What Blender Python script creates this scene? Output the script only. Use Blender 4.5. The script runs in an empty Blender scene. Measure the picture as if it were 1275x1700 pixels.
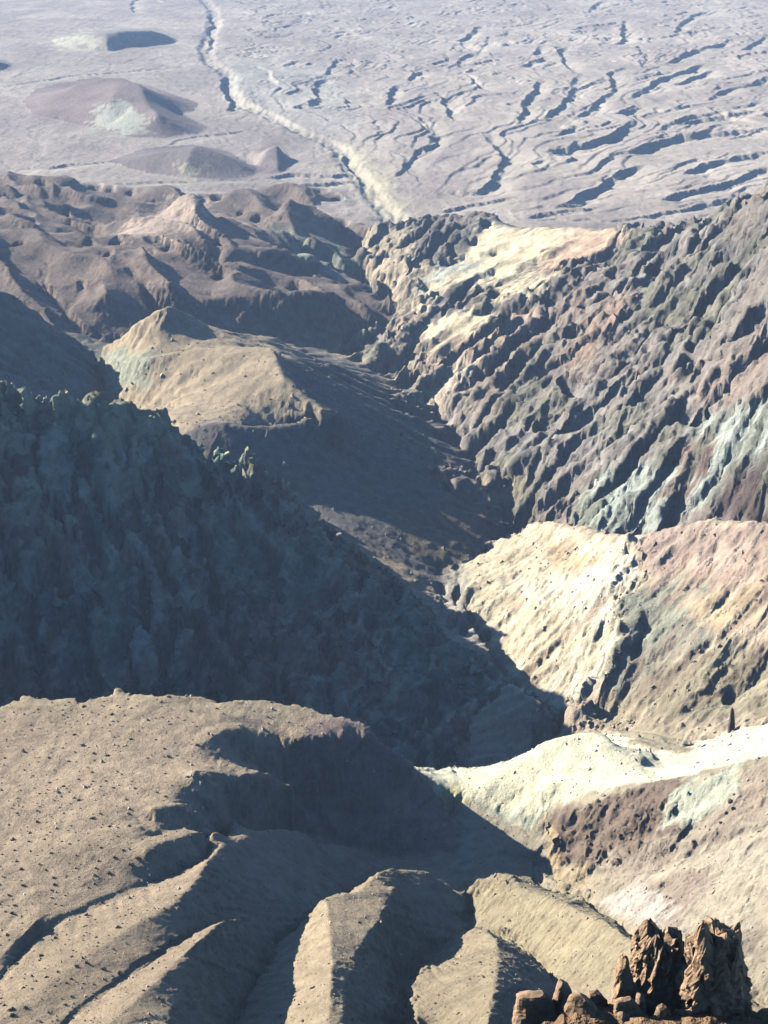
import bpy, bmesh, math, random, time
import numpy as np
from mathutils import Vector, Euler, Matrix
T0 = time.time()
rng = np.random.default_rng(7)
random.seed(7)
sc = bpy.context.scene
COL = sc.collection

# ------------------------------------------------------------------ camera, sky, sun, exposure
CAMZ = 600.0                       # the view point stands 600 m above datum
PITCH = math.radians(25.0)
VFOV = math.radians(34.0)
cam = bpy.data.cameras.new('Camera')
cam_o = bpy.data.objects.new('Camera', cam)
COL.objects.link(cam_o)
cam_o.location = (0, 0, CAMZ)
cam_o.rotation_euler = (math.radians(90) - PITCH, 0, 0)
cam.sensor_fit = 'VERTICAL'
cam.angle = VFOV
cam.clip_start = 0.5
cam.clip_end = 30000
sc.camera = cam_o

SUN_EL = math.radians(27.5)
SUN_AZ = math.radians(25.0)          # the sun stands to the left, a little beyond the view
to_sun = Vector((-math.cos(SUN_AZ) * math.cos(SUN_EL), math.sin(SUN_AZ) * math.cos(SUN_EL), math.sin(SUN_EL)))
world = bpy.data.worlds.new('World')
sc.world = world
world.use_nodes = True
nt = world.node_tree
bgn = nt.nodes['Background']
sky = nt.nodes.new('ShaderNodeTexSky')
sky.sky_type = 'NISHITA'
sky.sun_disc = False
sky.sun_elevation = SUN_EL
sky.sun_rotation = math.atan2(to_sun.x, to_sun.y)
sky.altitude = 2500
sky.air_density = 1.0
sky.dust_density = 0.2
sky.ozone_density = 2.0
tint = nt.nodes.new('ShaderNodeVectorMath'); tint.operation = 'MULTIPLY'      # clear desert air: a deeper blue
tint.inputs[1].default_value = (0.60, 0.84, 1.06)
nt.links.new(sky.outputs[0], tint.inputs[0])
nt.links.new(tint.outputs[0], bgn.inputs[0])
bgn.inputs[1].default_value = 0.08
sun = bpy.data.lights.new('Sun', 'SUN')
sun.energy = 5.0
sun.angle = math.radians(0.5)
sun.color = (1.0, 0.965, 0.91)
sun_o = bpy.data.objects.new('Sun', sun)
COL.objects.link(sun_o)
sun_o.rotation_euler = (-to_sun).to_track_quat('-Z', 'Y').to_euler()
sc.view_settings.view_transform = 'Standard'
sc.view_settings.look = 'None'
sc.view_settings.gamma = 1
sc.view_settings.use_curve_mapping = False
sc.view_settings.exposure = 1.45
sc.cycles.max_bounces = 4
sc.cycles.diffuse_bounces = 0
sc.cycles.volume_bounces = 0

HAZE = 6.5e-5
# ------------------------------------------------------------------ photo pixel -> direction -> point at a height
F = 850.0 / math.tan(VFOV / 2)
cP, sP = math.cos(PITCH), math.sin(PITCH)

def pix(u, v, z):
    """point at height z (relative to the view point) in the direction of photo pixel u, v"""
    a = (u - 637.5) / F
    d = (v - 850.0) / F
    dy = cP - d * sP
    dz = -sP - d * cP
    t = z / dz
    return (a * t, dy * t, z)

def project(x, y, z):
    """photo pixel of world points (z relative to the view point)"""
    depth = y * cP - z * sP
    up = y * sP + z * cP
    depth = np.maximum(depth, 1e-3)
    return 637.5 + F * x / depth, 850.0 - F * up / depth

def fan_z(x, y):
    s = np.minimum(y, 6000.0)
    return (-470 - 0.045 * (s - 1764) + 0.055 * np.maximum(0, -x - 40) * np.exp(-((np.maximum(y, 1764) - 1764) / 1600.0) ** 2)
            + 0.035 * np.maximum(0, x - 60))

def fan_pix(u, v, h=0.0):
    z = -480.0
    for _ in range(30):
        x, y, _z = pix(u, v, z)
        z = 0.5 * z + 0.5 * (float(fan_z(np.array(x), np.array(y))) + h)
    return pix(u, v, z)

# ------------------------------------------------------------------ noise
_perm = rng.permutation(4096)
_ga = rng.uniform(0, 2 * np.pi, 4096)
_gx, _gy = np.cos(_ga).astype(np.float32), np.sin(_ga).astype(np.float32)

def perlin(x, y):
    xi = np.floor(x).astype(np.int64); yi = np.floor(y).astype(np.int64)
    xf = (x - xi).astype(np.float32); yf = (y - yi).astype(np.float32)
    def g(ix, iy, dx, dy):
        h = _perm[(_perm[ix & 4095] + iy) & 4095]
        return _gx[h] * dx + _gy[h] * dy
    uu = xf * xf * xf * (xf * (xf * 6 - 15) + 10)
    vv = yf * yf * yf * (yf * (yf * 6 - 15) + 10)
    a = g(xi, yi, xf, yf); b = g(xi + 1, yi, xf - 1, yf)
    c = g(xi, yi + 1, xf, yf - 1); d = g(xi + 1, yi + 1, xf - 1, yf - 1)
    return (a + uu * (b - a) + vv * ((c + uu * (d - c)) - (a + uu * (b - a)))) * 1.5

def fbm(x, y, octv=4, gain=0.5, lac=2.03):
    s = 0; a = 1.0
    for o in range(octv):
        s = s + a * perlin(x + 17.3 * o, y - 9.1 * o)
        x = x * lac; y = y * lac; a *= gain
    return s

def ridged(x, y, octv=4, gain=0.5, lac=2.07):
    s = 0; a = 1.0; w = 1.0
    for o in range(octv):
        n = 1 - np.abs(perlin(x + 31.7 * o, y + 5.3 * o))
        n = n * n * w
        w = np.clip(n * 1.6, 0, 1)
        s = s + a * n
        x = x * lac; y = y * lac; a *= gain
    return s

# ------------------------------------------------------------------ the land: ridge lines (with the name of their landform) and valley lines
# every point: photo pixel u, v and its height below the view point
RIDGES = [
 # tan plateau in front, with its cliff
 ('P', [(-500,1190,-292),(-300,1180,-297),(-100,1172,-301),(0,1166,-302),(50,1152,-303),(90,1154,-303),(140,1160,-302),(200,1146,-303),(240,1156,-302),(290,1158,-302),(330,1153,-304),(380,1163,-304.5),(440,1160,-307),(500,1173,-308),(540,1185,-309),(590,1195,-311),(620,1215,-313),(645,1235,-317),(665,1256,-321),(690,1275,-328),(705,1288,-335),(716,1300,-343)]),
 ('P', [(-500,1300,-284),(-200,1300,-289),(0,1300,-291),(100,1300,-291.5),(200,1290,-293),(300,1255,-297)]),
 ('P', [(-500,1450,-271),(-200,1450,-277),(0,1450,-279.5),(100,1410,-282),(180,1390,-284),(230,1370,-287)]),
 ('P', [(-500,1600,-258),(-200,1600,-265),(0,1590,-268.5),(70,1520,-273.5)]),
 ('P', [(320,1276,-290),(350,1280,-295),(400,1289,-301),(440,1282,-306),(465,1291,-310),(485,1303,-313),(520,1338,-324)]),
 ('P', [(320,1238,-298),(350,1225,-300),(372,1212,-302),(400,1207,-304),(420,1222,-307),(440,1243,-311),(470,1228,-310),(500,1222,-309),(540,1224,-310),(575,1210,-311)]),
 ('P', [(640,1250,-320),(652,1300,-330),(668,1340,-338),(655,1385,-343)]),
 ('P', [(690,1275,-330),(700,1310,-338),(722,1345,-349)]),
 ('P', [(340,1300,-294),(355,1330,-298),(395,1360,-304)]),
 ('P', [(250,1340,-288),(300,1335,-291),(330,1350,-295)]),
 # ridge between the plateau gullies, running out into a spur
 ('A', [(-500,1760,-244),(-200,1730,-251),(0,1700,-255),(100,1622,-263.5),(200,1552,-271.5),(290,1500,-279),(325,1466,-284),(345,1430,-290),(370,1402,-297),(400,1388,-303),(430,1380,-308),(470,1379,-313),(505,1381,-318),(530,1406,-325),(555,1403,-328),(580,1402,-331),(605,1418,-336),(625,1434,-341)]),
 ('A', [(240,1412,-283),(280,1395,-287),(305,1385,-290),(360,1376,-296)]),
 ('A', [(110,1760,-247),(200,1685,-256.5),(260,1630,-262.5),(330,1565,-272),(355,1540,-278),(380,1524,-286),(405,1527,-292),(432,1536,-298)]),
 ('A', [(356,1580,-282),(335,1605,-275),(312,1640,-268),(268,1702,-259),(220,1800,-243)]),
 # lit spur
 ('B', [(655,1438,-327),(640,1442,-324),(622,1452,-320),(598,1481,-312),(570,1482,-309),(540,1490,-306.5),(547,1545,-298),(552,1600,-289.5),(546,1700,-275),(540,1820,-255)]),
 ('B', [(660,1442,-329),(690,1446,-333),(712,1446,-336)]),
 ('B', [(655,1470,-319),(637,1510,-311),(628,1530,-307),(592,1580,-298),(575,1640,-288),(562,1700,-276),(556,1820,-256)]),
 ('B', [(600,1680,-296),(640,1668,-306),(662,1664,-312)]),
 # small hill on the right of the dark gully
 ('C', [(790,1543,-331),(805,1546,-325),(825,1562,-314),(828,1590,-306.5),(820,1650,-293),(810,1700,-283),(800,1820,-259)]),
 ('C', [(828,1592,-307),(862,1588,-314),(900,1612,-325)]),
 ('C', [(820,1650,-294),(856,1636,-303),(925,1652,-318)]),
 ('C', [(775,1580,-318),(705,1607,-311),(683,1634,-307),(692,1690,-300)]),
 # rilled ridge
 ('D', [(770,1471,-341),(790,1453,-339),(800,1464,-338),(812,1452,-337),(826,1444,-334),(850,1453,-334),(870,1478,-335),(885,1487,-332),(920,1493,-329),(960,1510,-325),(1010,1535,-319),(1060,1570,-311),(1085,1620,-300),(1110,1700,-285),(1150,1800,-265)]),
 # brown rock mass and pale hills on the right
 ('E', [(918,1362,-341),(935,1350,-337),(962,1342,-334),(1000,1331,-328),(1075,1306,-320),(1120,1306,-315),(1200,1285,-305),(1275,1258,-299),(1500,1200,-270)]),
 ('E', [(925,1420,-345),(975,1412,-337),(1010,1422,-333),(1100,1402,-320),(1180,1375,-309),(1275,1335,-300),(1500,1290,-272)]),
 ('E', [(990,1460,-336),(1060,1442,-325),(1130,1446,-316),(1200,1440,-308),(1275,1420,-299),(1500,1380,-270)]),
 ('E', [(1050,1505,-326),(1100,1500,-319),(1150,1488,-312),(1275,1480,-298),(1500,1460,-270)]),
 ('E', [(1110,1565,-315),(1180,1560,-305),(1275,1550,-292),(1500,1540,-262)]),
 # cream hill in the middle
 ('Y', [(775,1322,-349),(800,1314,-347),(812,1302,-345),(825,1286,-343),(850,1257,-340),(856,1266,-339),(880,1246,-336),(920,1225,-331),(960,1215,-328),(985,1216,-327),(1003,1222,-326),(1020,1240,-327),(1045,1252,-328),(1066,1256,-327),(1072,1270,-329),(1090,1277,-330),(1110,1271,-329),(1150,1262,-326),(1185,1245,-323),(1200,1226,-320),(1230,1212,-317),(1275,1196,-313),(1500,1120,-290)]),
 ('Y', [(1020,1228,-366),(1050,1232,-358),(1090,1250,-347),(1130,1257,-343)]),
 ('Y', [(722,1297,-345),(745,1312,-348),(775,1320,-349)]),
 ('Y', [(900,1300,-337),(1000,1290,-329),(1100,1290,-322),(1275,1240,-306)]),
 # hillside with the pale spine
 ('H', [(868,874,-397),(880,866,-393),(905,867,-386),(960,872,-372),(1010,882,-358),(1045,890,-350),(1060,888,-347),(1100,875,-341),(1150,865,-333),(1200,862,-326),(1275,867,-315),(1500,870,-285)]),
 ('H', [(1045,892,-349),(1058,925,-352),(1062,965,-356),(1035,975,-360),(1028,1000,-361),(1033,1050,-365),(1020,1080,-370),(1005,1120,-376),(975,1152,-383),(945,1165,-387)]),
 ('H', [(1275,1000,-330),(1200,1060,-345),(1120,1130,-362),(1060,1170,-377)]),
 ('H', [(1500,950,-295),(1275,1110,-345),(1210,1170,-362)]),
 ('H', [(1150,930,-342),(1100,1010,-357),(1050,1090,-372)]),
 ('H', [(855,905,-400),(800,920,-402),(770,950,-402),(772,1000,-399),(795,1045,-396),(815,1090,-393),(850,1132,-390),(905,1165,-388)]),
 # right wall of the canyon
 ('W', [(606,385,-458),(640,372,-448),(690,368,-432),(740,361,-420),(775,366,-416),(805,377,-412),(850,379,-404),(950,379,-388),(1045,383,-370),(1100,386,-356),(1150,365,-340),(1178,350,-325),(1222,344,-312),(1275,315,-284),(1400,275,-240),(1700,200,-170)]),
 ('W', [(640,395,-444),(655,440,-440),(690,480,-430),(660,505,-441)]),
 ('W', [(1045,383,-370),(900,455,-392),(780,500,-410),(700,525,-425),(630,540,-438),(590,550,-443),(572,572,-446)]),
 ('W', [(1178,350,-325),(1080,480,-357),(960,520,-378),(850,590,-396),(760,640,-412),(700,650,-428)]),
 ('W', [(1275,400,-292),(1180,500,-325),(1060,610,-362),(960,700,-380),(860,770,-402),(795,795,-418)]),
 ('W', [(1400,500,-245),(1275,560,-295),(1180,680,-334),(1100,760,-352),(1000,810,-378),(900,850,-404)]),
 ('W', [(1500,600,-240),(1275,720,-315),(1200,790,-342),(1120,850,-368)]),
 # big shaded ridge on the left
 ('L', [(-600,480,-190),(-300,560,-226),(-100,610,-251),(0,636,-264),(60,655,-270),(110,655,-273),(165,668,-279),(200,672,-282),(245,668,-287),(268,672,-292),(300,712,-308),(330,735,-318),(360,742,-325),(412,752,-334),(440,782,-343),(475,806,-351),(482,835,-358),(510,862,-367),(530,880,-375),(560,920,-380),(600,965,-385),(640,1000,-388),(680,1040,-389.5),(720,1080,-391),(790,1110,-393),(850,1143,-396),(900,1165,-399),(948,1203,-403)]),
 ('L', [(110,655,-273),(130,800,-300),(180,950,-330),(240,1080,-354)]),
 ('L', [(330,735,-319),(370,850,-336),(430,980,-356),(500,1120,-378)]),
 ('L', [(482,835,-358),(530,960,-372),(600,1080,-385),(680,1190,-397)]),
 ('L', [(-100,620,-251),(-60,800,-282),(0,980,-320),(60,1120,-350)]),
 # lit knoll and its long shaded slope
 ('K', [(170,576,-388),(200,560,-374),(235,530,-356),(262,512,-347),(278,506,-345),(300,512,-350),(340,538,-362),(390,552,-372),(460,560,-385)]),
 ('K', [(205,600,-372),(240,588,-354),(300,578,-350),(340,574,-349),(400,578,-348),(430,575,-346),(450,572,-345),(461,590,-347),(462,610,-348),(472,628,-350),(492,640,-353),(505,655,-356),(540,680,-360)]),
 ('K', [(540,680,-360),(500,697,-360),(440,706,-358),(375,700,-354),(330,706,-355),(300,704,-357),(255,670,-362)]),
 ('K', [(375,700,-354),(430,715,-366),(480,722,-373),(540,745,-383),(580,765,-388),(640,793,-396),(690,815,-402)]),
 ('K', [(540,680,-360),(600,690,-385),(660,720,-405),(700,760,-415)]),
 ('K', [(461,590,-349),(520,600,-384),(580,610,-408),(640,635,-430)]),
 ('K', [(630,850,-399),(660,846,-402),(700,850,-406),(760,845,-409),(815,855,-413)]),
 # slope at the left edge
 ('S', [(-600,330,-250),(-200,420,-300),(0,481,-330),(20,490,-338),(55,515,-356),(110,550,-380),(155,577,-399)]),
 ('S', [(-600,500,-250),(-200,560,-310),(0,612,-350),(60,640,-368)]),
 # terraces and badlands before the fan; unseen left ends raised to cast shade
 ('T', [(-900,250,-180),(-500,300,-270),(-300,330,-325),(-100,350,-371),(0,372,-386),(28,412,-391),(60,424,-394),(82,438,-396),(100,462,-399),(118,480,-401),(135,492,-401),(160,494,-402),(180,492,-402),(172,476,-403),(230,474,-404),(300,478,-406),(330,484,-408),(420,487,-410),(470,486,-411),(520,480,-411),(540,484,-414),(570,500,-425)]),
 ('T', [(-600,280,-250),(-300,325,-335),(-100,345,-376),(0,366,-389),(35,385,-391),(80,403,-394),(125,413,-395),(170,417,-396),(215,416,-396),(250,410,-396),(285,409,-397),(310,414,-400),(345,424,-404)]),
 ('T', [(250,412,-397),(290,440,-401),(318,460,-405)]),
 ('T', [(360,404,-417),(385,408,-417),(420,413,-418),(450,417,-420),(480,416,-422),(520,432,-432)]),
 ('T', [(0,338,-417),(28,344,-415),(50,365,-412),(75,390,-407),(105,408,-400)]),
 ('T', [(192,388,-428),(215,375,-421),(240,362,-413),(275,345,-406),(310,328,-399),(330,332,-399),(335,350,-402),(318,362,-405),(312,375,-407),(340,386,-408),(300,395,-408),(250,408,-401)]),
 ('T', [(400,376,-434),(460,384,-433),(475,382,-432),(530,402,-439),(545,404,-442),(575,430,-450)]),
 ('T', [(455,352,-446),(475,344,-438),(485,335,-434),(520,325,-434),(545,340,-439),(575,360,-449),(595,378,-458)]),
 ('T', [(-500,300,-360),(-100,320,-424),(0,318,-430),(60,315,-433),(110,311,-434),(150,318,-436)]),
 ('T', [(-100,338,-420),(0,330,-427),(60,336,-426),(110,333,-427),(150,331,-431)]),
 ('T', [(-1200,260,-260),(-700,280,-350),(-400,288,-405),(-100,291,-433),(0,294,-439),(40,293,-440),(100,300,-441),(140,304,-443),(185,307,-444),(205,311,-446),(240,320,-448),(265,316,-450),(330,326,-454),(420,322,-457),(470,312,-459),(500,306,-461),(560,318,-466)]),
 # the steep ground at the viewer's feet
 ('N', [(-1400,1900,-190),(0,1900,-215),(637,1900,-225),(1275,1900,-212),(2600,1900,-190)]),
]
VALLEYS = [
 # main gorge, near to far
 [(960,1200,-406),(905,1178,-407),(860,1150,-408),(800,1080,-410),(762,1045,-410),(735,1000,-413),(742,945,-417),(800,915,-420),(845,868,-424),(838,830,-427),(800,790,-430),(770,750,-433),(735,700,-437),(690,658,-441),(640,622,-445),(590,592,-448),(563,575,-450),(600,560,-452),(640,545,-453),(658,530,-454),(640,510,-456),(615,475,-460),(598,440,-465),(592,410,-469),(610,385,-471),(640,360,-472)],
 # hidden foot of the big left ridge
 [(960,1200,-406),(800,1300,-407),(600,1310,-402),(300,1300,-391),(0,1290,-378),(-300,1260,-350),(-700,1240,-320)],
 [(760,950,-415.5),(762,1000,-412.5),(778,1045,-410),(815,1085,-409)],
 # between left ridge and knoll slope
 [(-600,800,-300),(-200,800,-340),(200,820,-370),(400,845,-386),(500,845,-391),(560,890,-394),(640,945,-403),(700,1005,-409),(735,1035,-410)],
 [(200,820,-368),(215,740,-380),(190,690,-388),(165,630,-397),(163,595,-408),(200,566,-424),(300,560,-437),(420,562,-441),(520,570,-447),(563,575,-450)],
 [(163,595,-408),(100,580,-410),(0,560,-411),(-300,520,-390)],
 [(300,603,-371),(260,640,-378)],
 # basin in front of the cream hill and the gullies that run into it
 [(745,1342,-353),(770,1370,-352),(790,1430,-351),(762,1460,-350),(782,1500,-346),(770,1545,-343),(700,1600,-340),(660,1640,-337),(672,1700,-333),(660,1820,-310)],
 [(350,1385,-302),(400,1400,-322),(480,1412,-338),(560,1412,-345),(640,1422,-349),(700,1422,-350),(770,1425,-351)],
 [(380,1240,-308),(440,1285,-319),(500,1320,-328),(560,1350,-337),(640,1400,-345)],
 [(-300,1800,-247),(-100,1720,-256),(0,1622,-267),(60,1548,-275),(100,1525,-278),(160,1502,-282),(240,1467,-287),(300,1446,-291.5),(335,1432,-295),(345,1408,-299),(350,1385,-302)],
 [(60,1760,-250),(115,1690,-259.5),(180,1640,-265.5),(250,1590,-272.5),(320,1550,-282),(345,1532,-288),(400,1548,-301),(452,1562,-311)],
 [(110,1380,-284),(170,1372,-286),(220,1345,-290),(270,1380,-291),(300,1365,-294),(350,1385,-302)],
 [(372,1820,-275),(385,1700,-293),(400,1660,-298),(440,1600,-306),(460,1560,-312),(540,1512,-323),(590,1480,-333),(650,1452,-342),(720,1442,-349),(762,1460,-350)],
 [(770,1545,-343),(850,1556,-337),(900,1600,-331),(938,1652,-323),(900,1705,-315),(880,1820,-292)],
 [(880,1440,-351),(900,1472,-345),(950,1475,-340),(990,1500,-334),(1030,1530,-327),(1070,1572,-320),(1150,1622,-308),(1275,1655,-292),(1500,1680,-265)],
 [(790,1430,-351),(850,1420,-351),(912,1442,-350),(950,1452,-343),(1000,1446,-337),(1080,1425,-324),(1180,1398,-311),(1275,1370,-301)],
 [(745,1342,-353),(800,1345,-351),(860,1375,-350),(915,1385,-347)],
 # floor behind the cream hill
 [(960,1200,-406),(1000,1193,-394),(1050,1193,-383),(1110,1213,-369),(1160,1233,-356),(1200,1214,-352),(1300,1188,-335),(1600,1130,-288)],
 # gully behind the hillside crest
 [(845,868,-424),(880,888,-415),(960,915,-399),(1060,932,-386),(1200,922,-364),(1300,912,-351),(1600,900,-310)],
 # hollows of the badlands
 [(0,350,-443),(60,352,-444),(100,360,-444),(170,388,-445),(215,404,-446)],
 [(345,400,-448),(400,405,-455),(480,425,-459),(560,455,-463),(605,455,-463)],
 [(340,350,-455),(420,362,-460),(500,370,-465),(560,385,-468),(592,405,-469)],
 [(0,308,-446),(100,318,-447),(200,335,-450),(260,335,-453),(340,350,-455)],
 [(350,440,-424),(420,445,-431),(500,455,-442),(570,480,-455)],
]
# low hills that stand on the fan: outline on the fan, ridge lines with height over it
FAN_HILLS = [
 ([(38,168),(60,148),(100,138),(160,128),(240,140),(330,172),(322,185),(300,190),(345,212),(330,222),(270,230),(215,228),(160,214),(100,200),(55,190)],
  [[(70,162,8),(120,142,24),(160,130,34),(200,128,36),(230,140,34),(280,162,16),(310,175,5)],
   [(200,128,36),(185,165,28),(190,190,14),(160,205,4)],
   [(235,142,34),(245,175,26),(262,190,22),(290,205,12),(325,218,3)],
   [(250,182,23),(235,208,9)]]),
 ([(180,268),(240,246),(320,240),(380,252),(428,282),(420,292),(370,300),(300,296),(230,284)],
  [[(210,264,6),(270,250,17),(330,241,24),(370,256,17),(410,280,5)],[(320,244,23),(310,268,14),(300,288,4)]]),
 ([(80,62),(130,54),(200,48),(262,46),(298,60),(290,70),(230,76),(165,86),(100,76)],
  [[(95,62,8),(150,57,20),(200,51,26),(250,49,24),(280,58,11)],[(175,56,22),(180,74,11)]]),
 ([(-90,110),(-40,98),(0,98),(22,106),(10,114),(-50,118)], [[(-60,106,8),(-20,99,16),(8,104,6)]]),
 ([(415,262),(440,240),(465,236),(478,250),(476,280),(450,292),(425,285)], [[(430,270,6),(447,245,15),(460,238,17),(463,262,9),(462,280,4)]]),
]
REGION = {'P':1,'A':2,'B':3,'C':4,'D':5,'E':6,'Y':7,'H':8,'W':9,'L':10,'K':11,'S':12,'T':13,'N':14,'fan':15}

# ------------------------------------------------------------------ solve the land on a (bearing, log distance) grid: a membrane stretched over those lines
TH0, TH1 = math.radians(-34), math.radians(34)
R0, R1 = 150.0, 9000.0
DT, DR = 0.00125, 0.0030
NT = int((TH1 - TH0) / DT) + 1
NR = int(math.log(R1 / R0) / DR) + 1
NT += (-NT) % 16; NR += (-NR) % 16
th_ax = TH0 + DT * np.arange(NT)
rr_ax = R0 * np.exp(DR * np.arange(NR))
GX = (rr_ax[:, None] * np.sin(th_ax)[None, :])
GY = (rr_ax[:, None] * np.cos(th_ax)[None, :])
acc = np.zeros((NR, NT)); cnt = np.zeros((NR, NT)); seed = np.zeros((NR, NT), np.int8)

def raster(pts, reg=0, weight=1.0):
    P = np.array(pts, float)
    for a, b in zip(P[:-1], P[1:]):
        ra = math.hypot(a[0], a[1]); L = math.dist(a, b)
        n = max(2, int(L / (ra * DT) * 1.6) + 1)
        t = np.linspace(0, 1, n)[:, None]
        q = a + (b - a) * t
        r = np.hypot(q[:, 0], q[:, 1]); th = np.arctan2(q[:, 0], q[:, 1])
        i = np.rint(np.log(r / R0) / DR).astype(int); j = np.rint((th - TH0) / DT).astype(int)
        ok = (i >= 0) & (i < NR) & (j >= 0) & (j < NT)
        np.add.at(acc, (i[ok], j[ok]), q[ok, 2] * weight); np.add.at(cnt, (i[ok], j[ok]), weight)
        seed[i[ok], j[ok]] = reg
# boundary of the fan (plan): fan surface is fixed beyond it
FB = [(-1500,284),(-400,284),(-100,287),(0,290),(100,296),(185,303),(240,314),(330,320),(420,316),(500,303),(560,312),(600,345),(625,358),(645,362),(672,362),(700,358)]
fb_l = [fan_pix(u, v) for u, v in FB]
fb_r = [pix(740, 361, -432), pix(805, 377, -424), pix(850, 379, -416), pix(950, 379, -402), pix(1045, 383, -388)]
# on the right the fan begins well behind the crest of the wall
fbx = [p[0] for p in fb_l] + [60, 110, 180, 300, 420, 700, 1500, 4000]
fby = [p[1] for p in fb_l] + [1745, 1720, 1640, 1560, 1500, 1480, 1480, 1500]
o = np.argsort(fbx)
fbx = np.array(fbx)[o]; fby = np.array(fby)[o]
fan_mask = GY > np.interp(GX, fbx, fby)
for nm, pl in RIDGES: raster([pix(*p) for p in pl], REGION[nm])
for pl in VALLEYS: raster([pix(*p) for p in pl], 0)
hill_polys = []
for base, lines in FAN_HILLS:
    bp = [fan_pix(u, v) for u, v in base]
    hill_polys.append(np.array(bp)[:, :2])

def in_poly(x, y, poly):
    n = len(poly); res = np.zeros(x.shape, bool); j = n - 1
    for i in range(n):
        xi, yi = poly[i]; xj, yj = poly[j]
        c = ((yi > y) != (yj > y)) & (x < (xj - xi) * (y - yi) / (yj - yi + 1e-12) + xi)
        res ^= c; j = i
    return res
hill_mask = np.zeros((NR, NT), np.int8)
for k, hp in enumerate(hill_polys):
    hill_mask[in_poly(GX, GY, hp)] = k + 1
fixed_fan = fan_mask & (hill_mask == 0)
acc[fixed_fan] = fan_z(GX, GY)[fixed_fan]; cnt[fixed_fan] = 1; seed[fan_mask] = REGION['fan']
for base, lines in FAN_HILLS:
    for ln in lines: raster([fan_pix(*p) for p in ln], REGION['fan'], 50.0)
fixed = cnt > 0
val = np.where(fixed, acc / np.maximum(cnt, 1e-9), 0)

def solve(val, fixed, it):
    def down(v, f):
        h, w = v.shape
        s = (v * f).reshape(h // 2, 2, w // 2, 2).sum((1, 3)); c = f.reshape(h // 2, 2, w // 2, 2).sum((1, 3))
        return np.where(c > 0, s / np.maximum(c, 1), 0), c > 0
    lv = [(val, fixed)]
    for _ in range(4): lv.append(down(lv[-1][0], lv[-1][1].astype(float)))
    wa, wb = 1 / DT ** 2, 1 / DR ** 2
    s2 = 2 * (wa + wb)
    z = None
    for k in range(4, -1, -1):
        v, f = lv[k]
        if z is None: z = np.full(v.shape, v[f].mean())
        else: z = np.repeat(np.repeat(z, 2, 0), 2, 1)
        z[f] = v[f]
        n = it[k]
        for q in range(n):
            p = np.pad(z, 1, mode='edge')
            nz = (wa * (p[1:-1, :-2] + p[1:-1, 2:]) + wb * (p[:-2, 1:-1] + p[2:, 1:-1])) / s2
            z = np.where(f, v, nz)
    return z
Z = solve(val, fixed, {4: 900, 3: 350, 2: 150, 1: 70, 0: 40})
print('solve', round(time.time() - T0, 1), Z.shape)

def blur(a, n=1):
    for _ in range(n):
        p = np.pad(a, 1, mode='edge')
        a = (p[1:-1, :-2] + 2 * p[1:-1, 1:-1] + p[1:-1, 2:]) / 4
        p = np.pad(a, 1, mode='edge')
        a = (p[:-2, 1:-1] + 2 * p[1:-1, 1:-1] + p[2:, 1:-1]) / 4
    return a
Z = blur(Z, 1)
# which landform each cell belongs to: spread from the ridge lines, stopped by valley lines
lab = seed[::2, ::2].copy()
for a in (seed[1::2, ::2], seed[::2, 1::2], seed[1::2, 1::2]): lab = np.maximum(lab, a)
bar = np.zeros(lab.shape, bool)
vb = fixed & (seed == 0)
for a in (vb[::2, ::2], vb[1::2, ::2], vb[::2, 1::2], vb[1::2, 1::2]): bar |= a
bar &= lab == 0
for phase in range(2):
    for q in range(500):
        p = np.pad(lab, 1, mode='edge')
        m = np.zeros_like(lab)
        nb = [p[1:-1, :-2], p[1:-1, 2:]] if q % 3 else [p[:-2, 1:-1], p[2:, 1:-1], p[1:-1, :-2], p[1:-1, 2:]]
        for a in nb: m = np.where(m == 0, a, m)
        upd = (lab == 0) & (m > 0)
        if phase == 0: upd &= ~bar
        if not upd.any() and q % 3 == 0: break
        lab = np.where(upd, m, lab)
LAB = np.repeat(np.repeat(lab, 2, 0), 2, 1)
print('labels', round(time.time() - T0, 1))

def regmask(**kw):
    """soft per-landform weight"""
    w = np.zeros(17, np.float32)
    for k, v in kw.items(): w[REGION[k]] = v
    return w
# ------------------------------------------------------------------ broad relief before erosion
RR = rr_ax[:, None] * np.ones((1, NT))
w_rough = regmask(W=0.95, L=0.6, H=0.22, T=0.12, S=0.35, K=0.10, E=0.25, Y=0.08, P=0.06, A=0.05, B=0.05, C=0.06, D=0.08)[LAB]
US, VS = project(GX, GY, Z)
smooth_bed = np.zeros((NR, NT), bool)      # soft cream beds in the wall weather into smooth slopes
for pl in ([(725,455),(770,425),(800,376),(1045,376),(1000,420),(930,440),(850,470),(760,480),(690,500),(665,500)], [(690,545),(790,512),(835,520),(760,560),(720,590)], [(800,497),(880,455),(935,455),(870,487)]):
    smooth_bed |= in_poly(US, VS, np.array(pl, float)) & (LAB == REGION['W'])
smooth_bed = blur(1 - .8 * smooth_bed.astype(np.float32), 5)
w_rough = blur(w_rough, 6) * smooth_bed
gx, gy = GX, GY
def rot(x, y, ang, sx, sy):
    c, s = math.cos(ang), math.sin(ang)
    return (c * x + s * y) / sx, (-s * x + c * y) / sy
a1, b1 = rot(gx, gy, math.radians(33), 115, 38)
rg = ridged(a1 + 0.4 * fbm(gx / 60, gy / 60, 2), b1 + 0.6 * fbm(gx / 45 + 7, gy / 45, 3), 3) - 0.9
a1, b1 = rot(gx, gy, math.radians(102), 80, 17)
rgL = ridged(a1 + 0.4 * fbm(gx / 40, gy / 40, 2), b1 + 0.5 * fbm(gx / 30 + 7, gy / 30, 3), 3) - 0.9
a1, b1 = rot(gx, gy, math.radians(-52), 210, 70)
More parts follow.
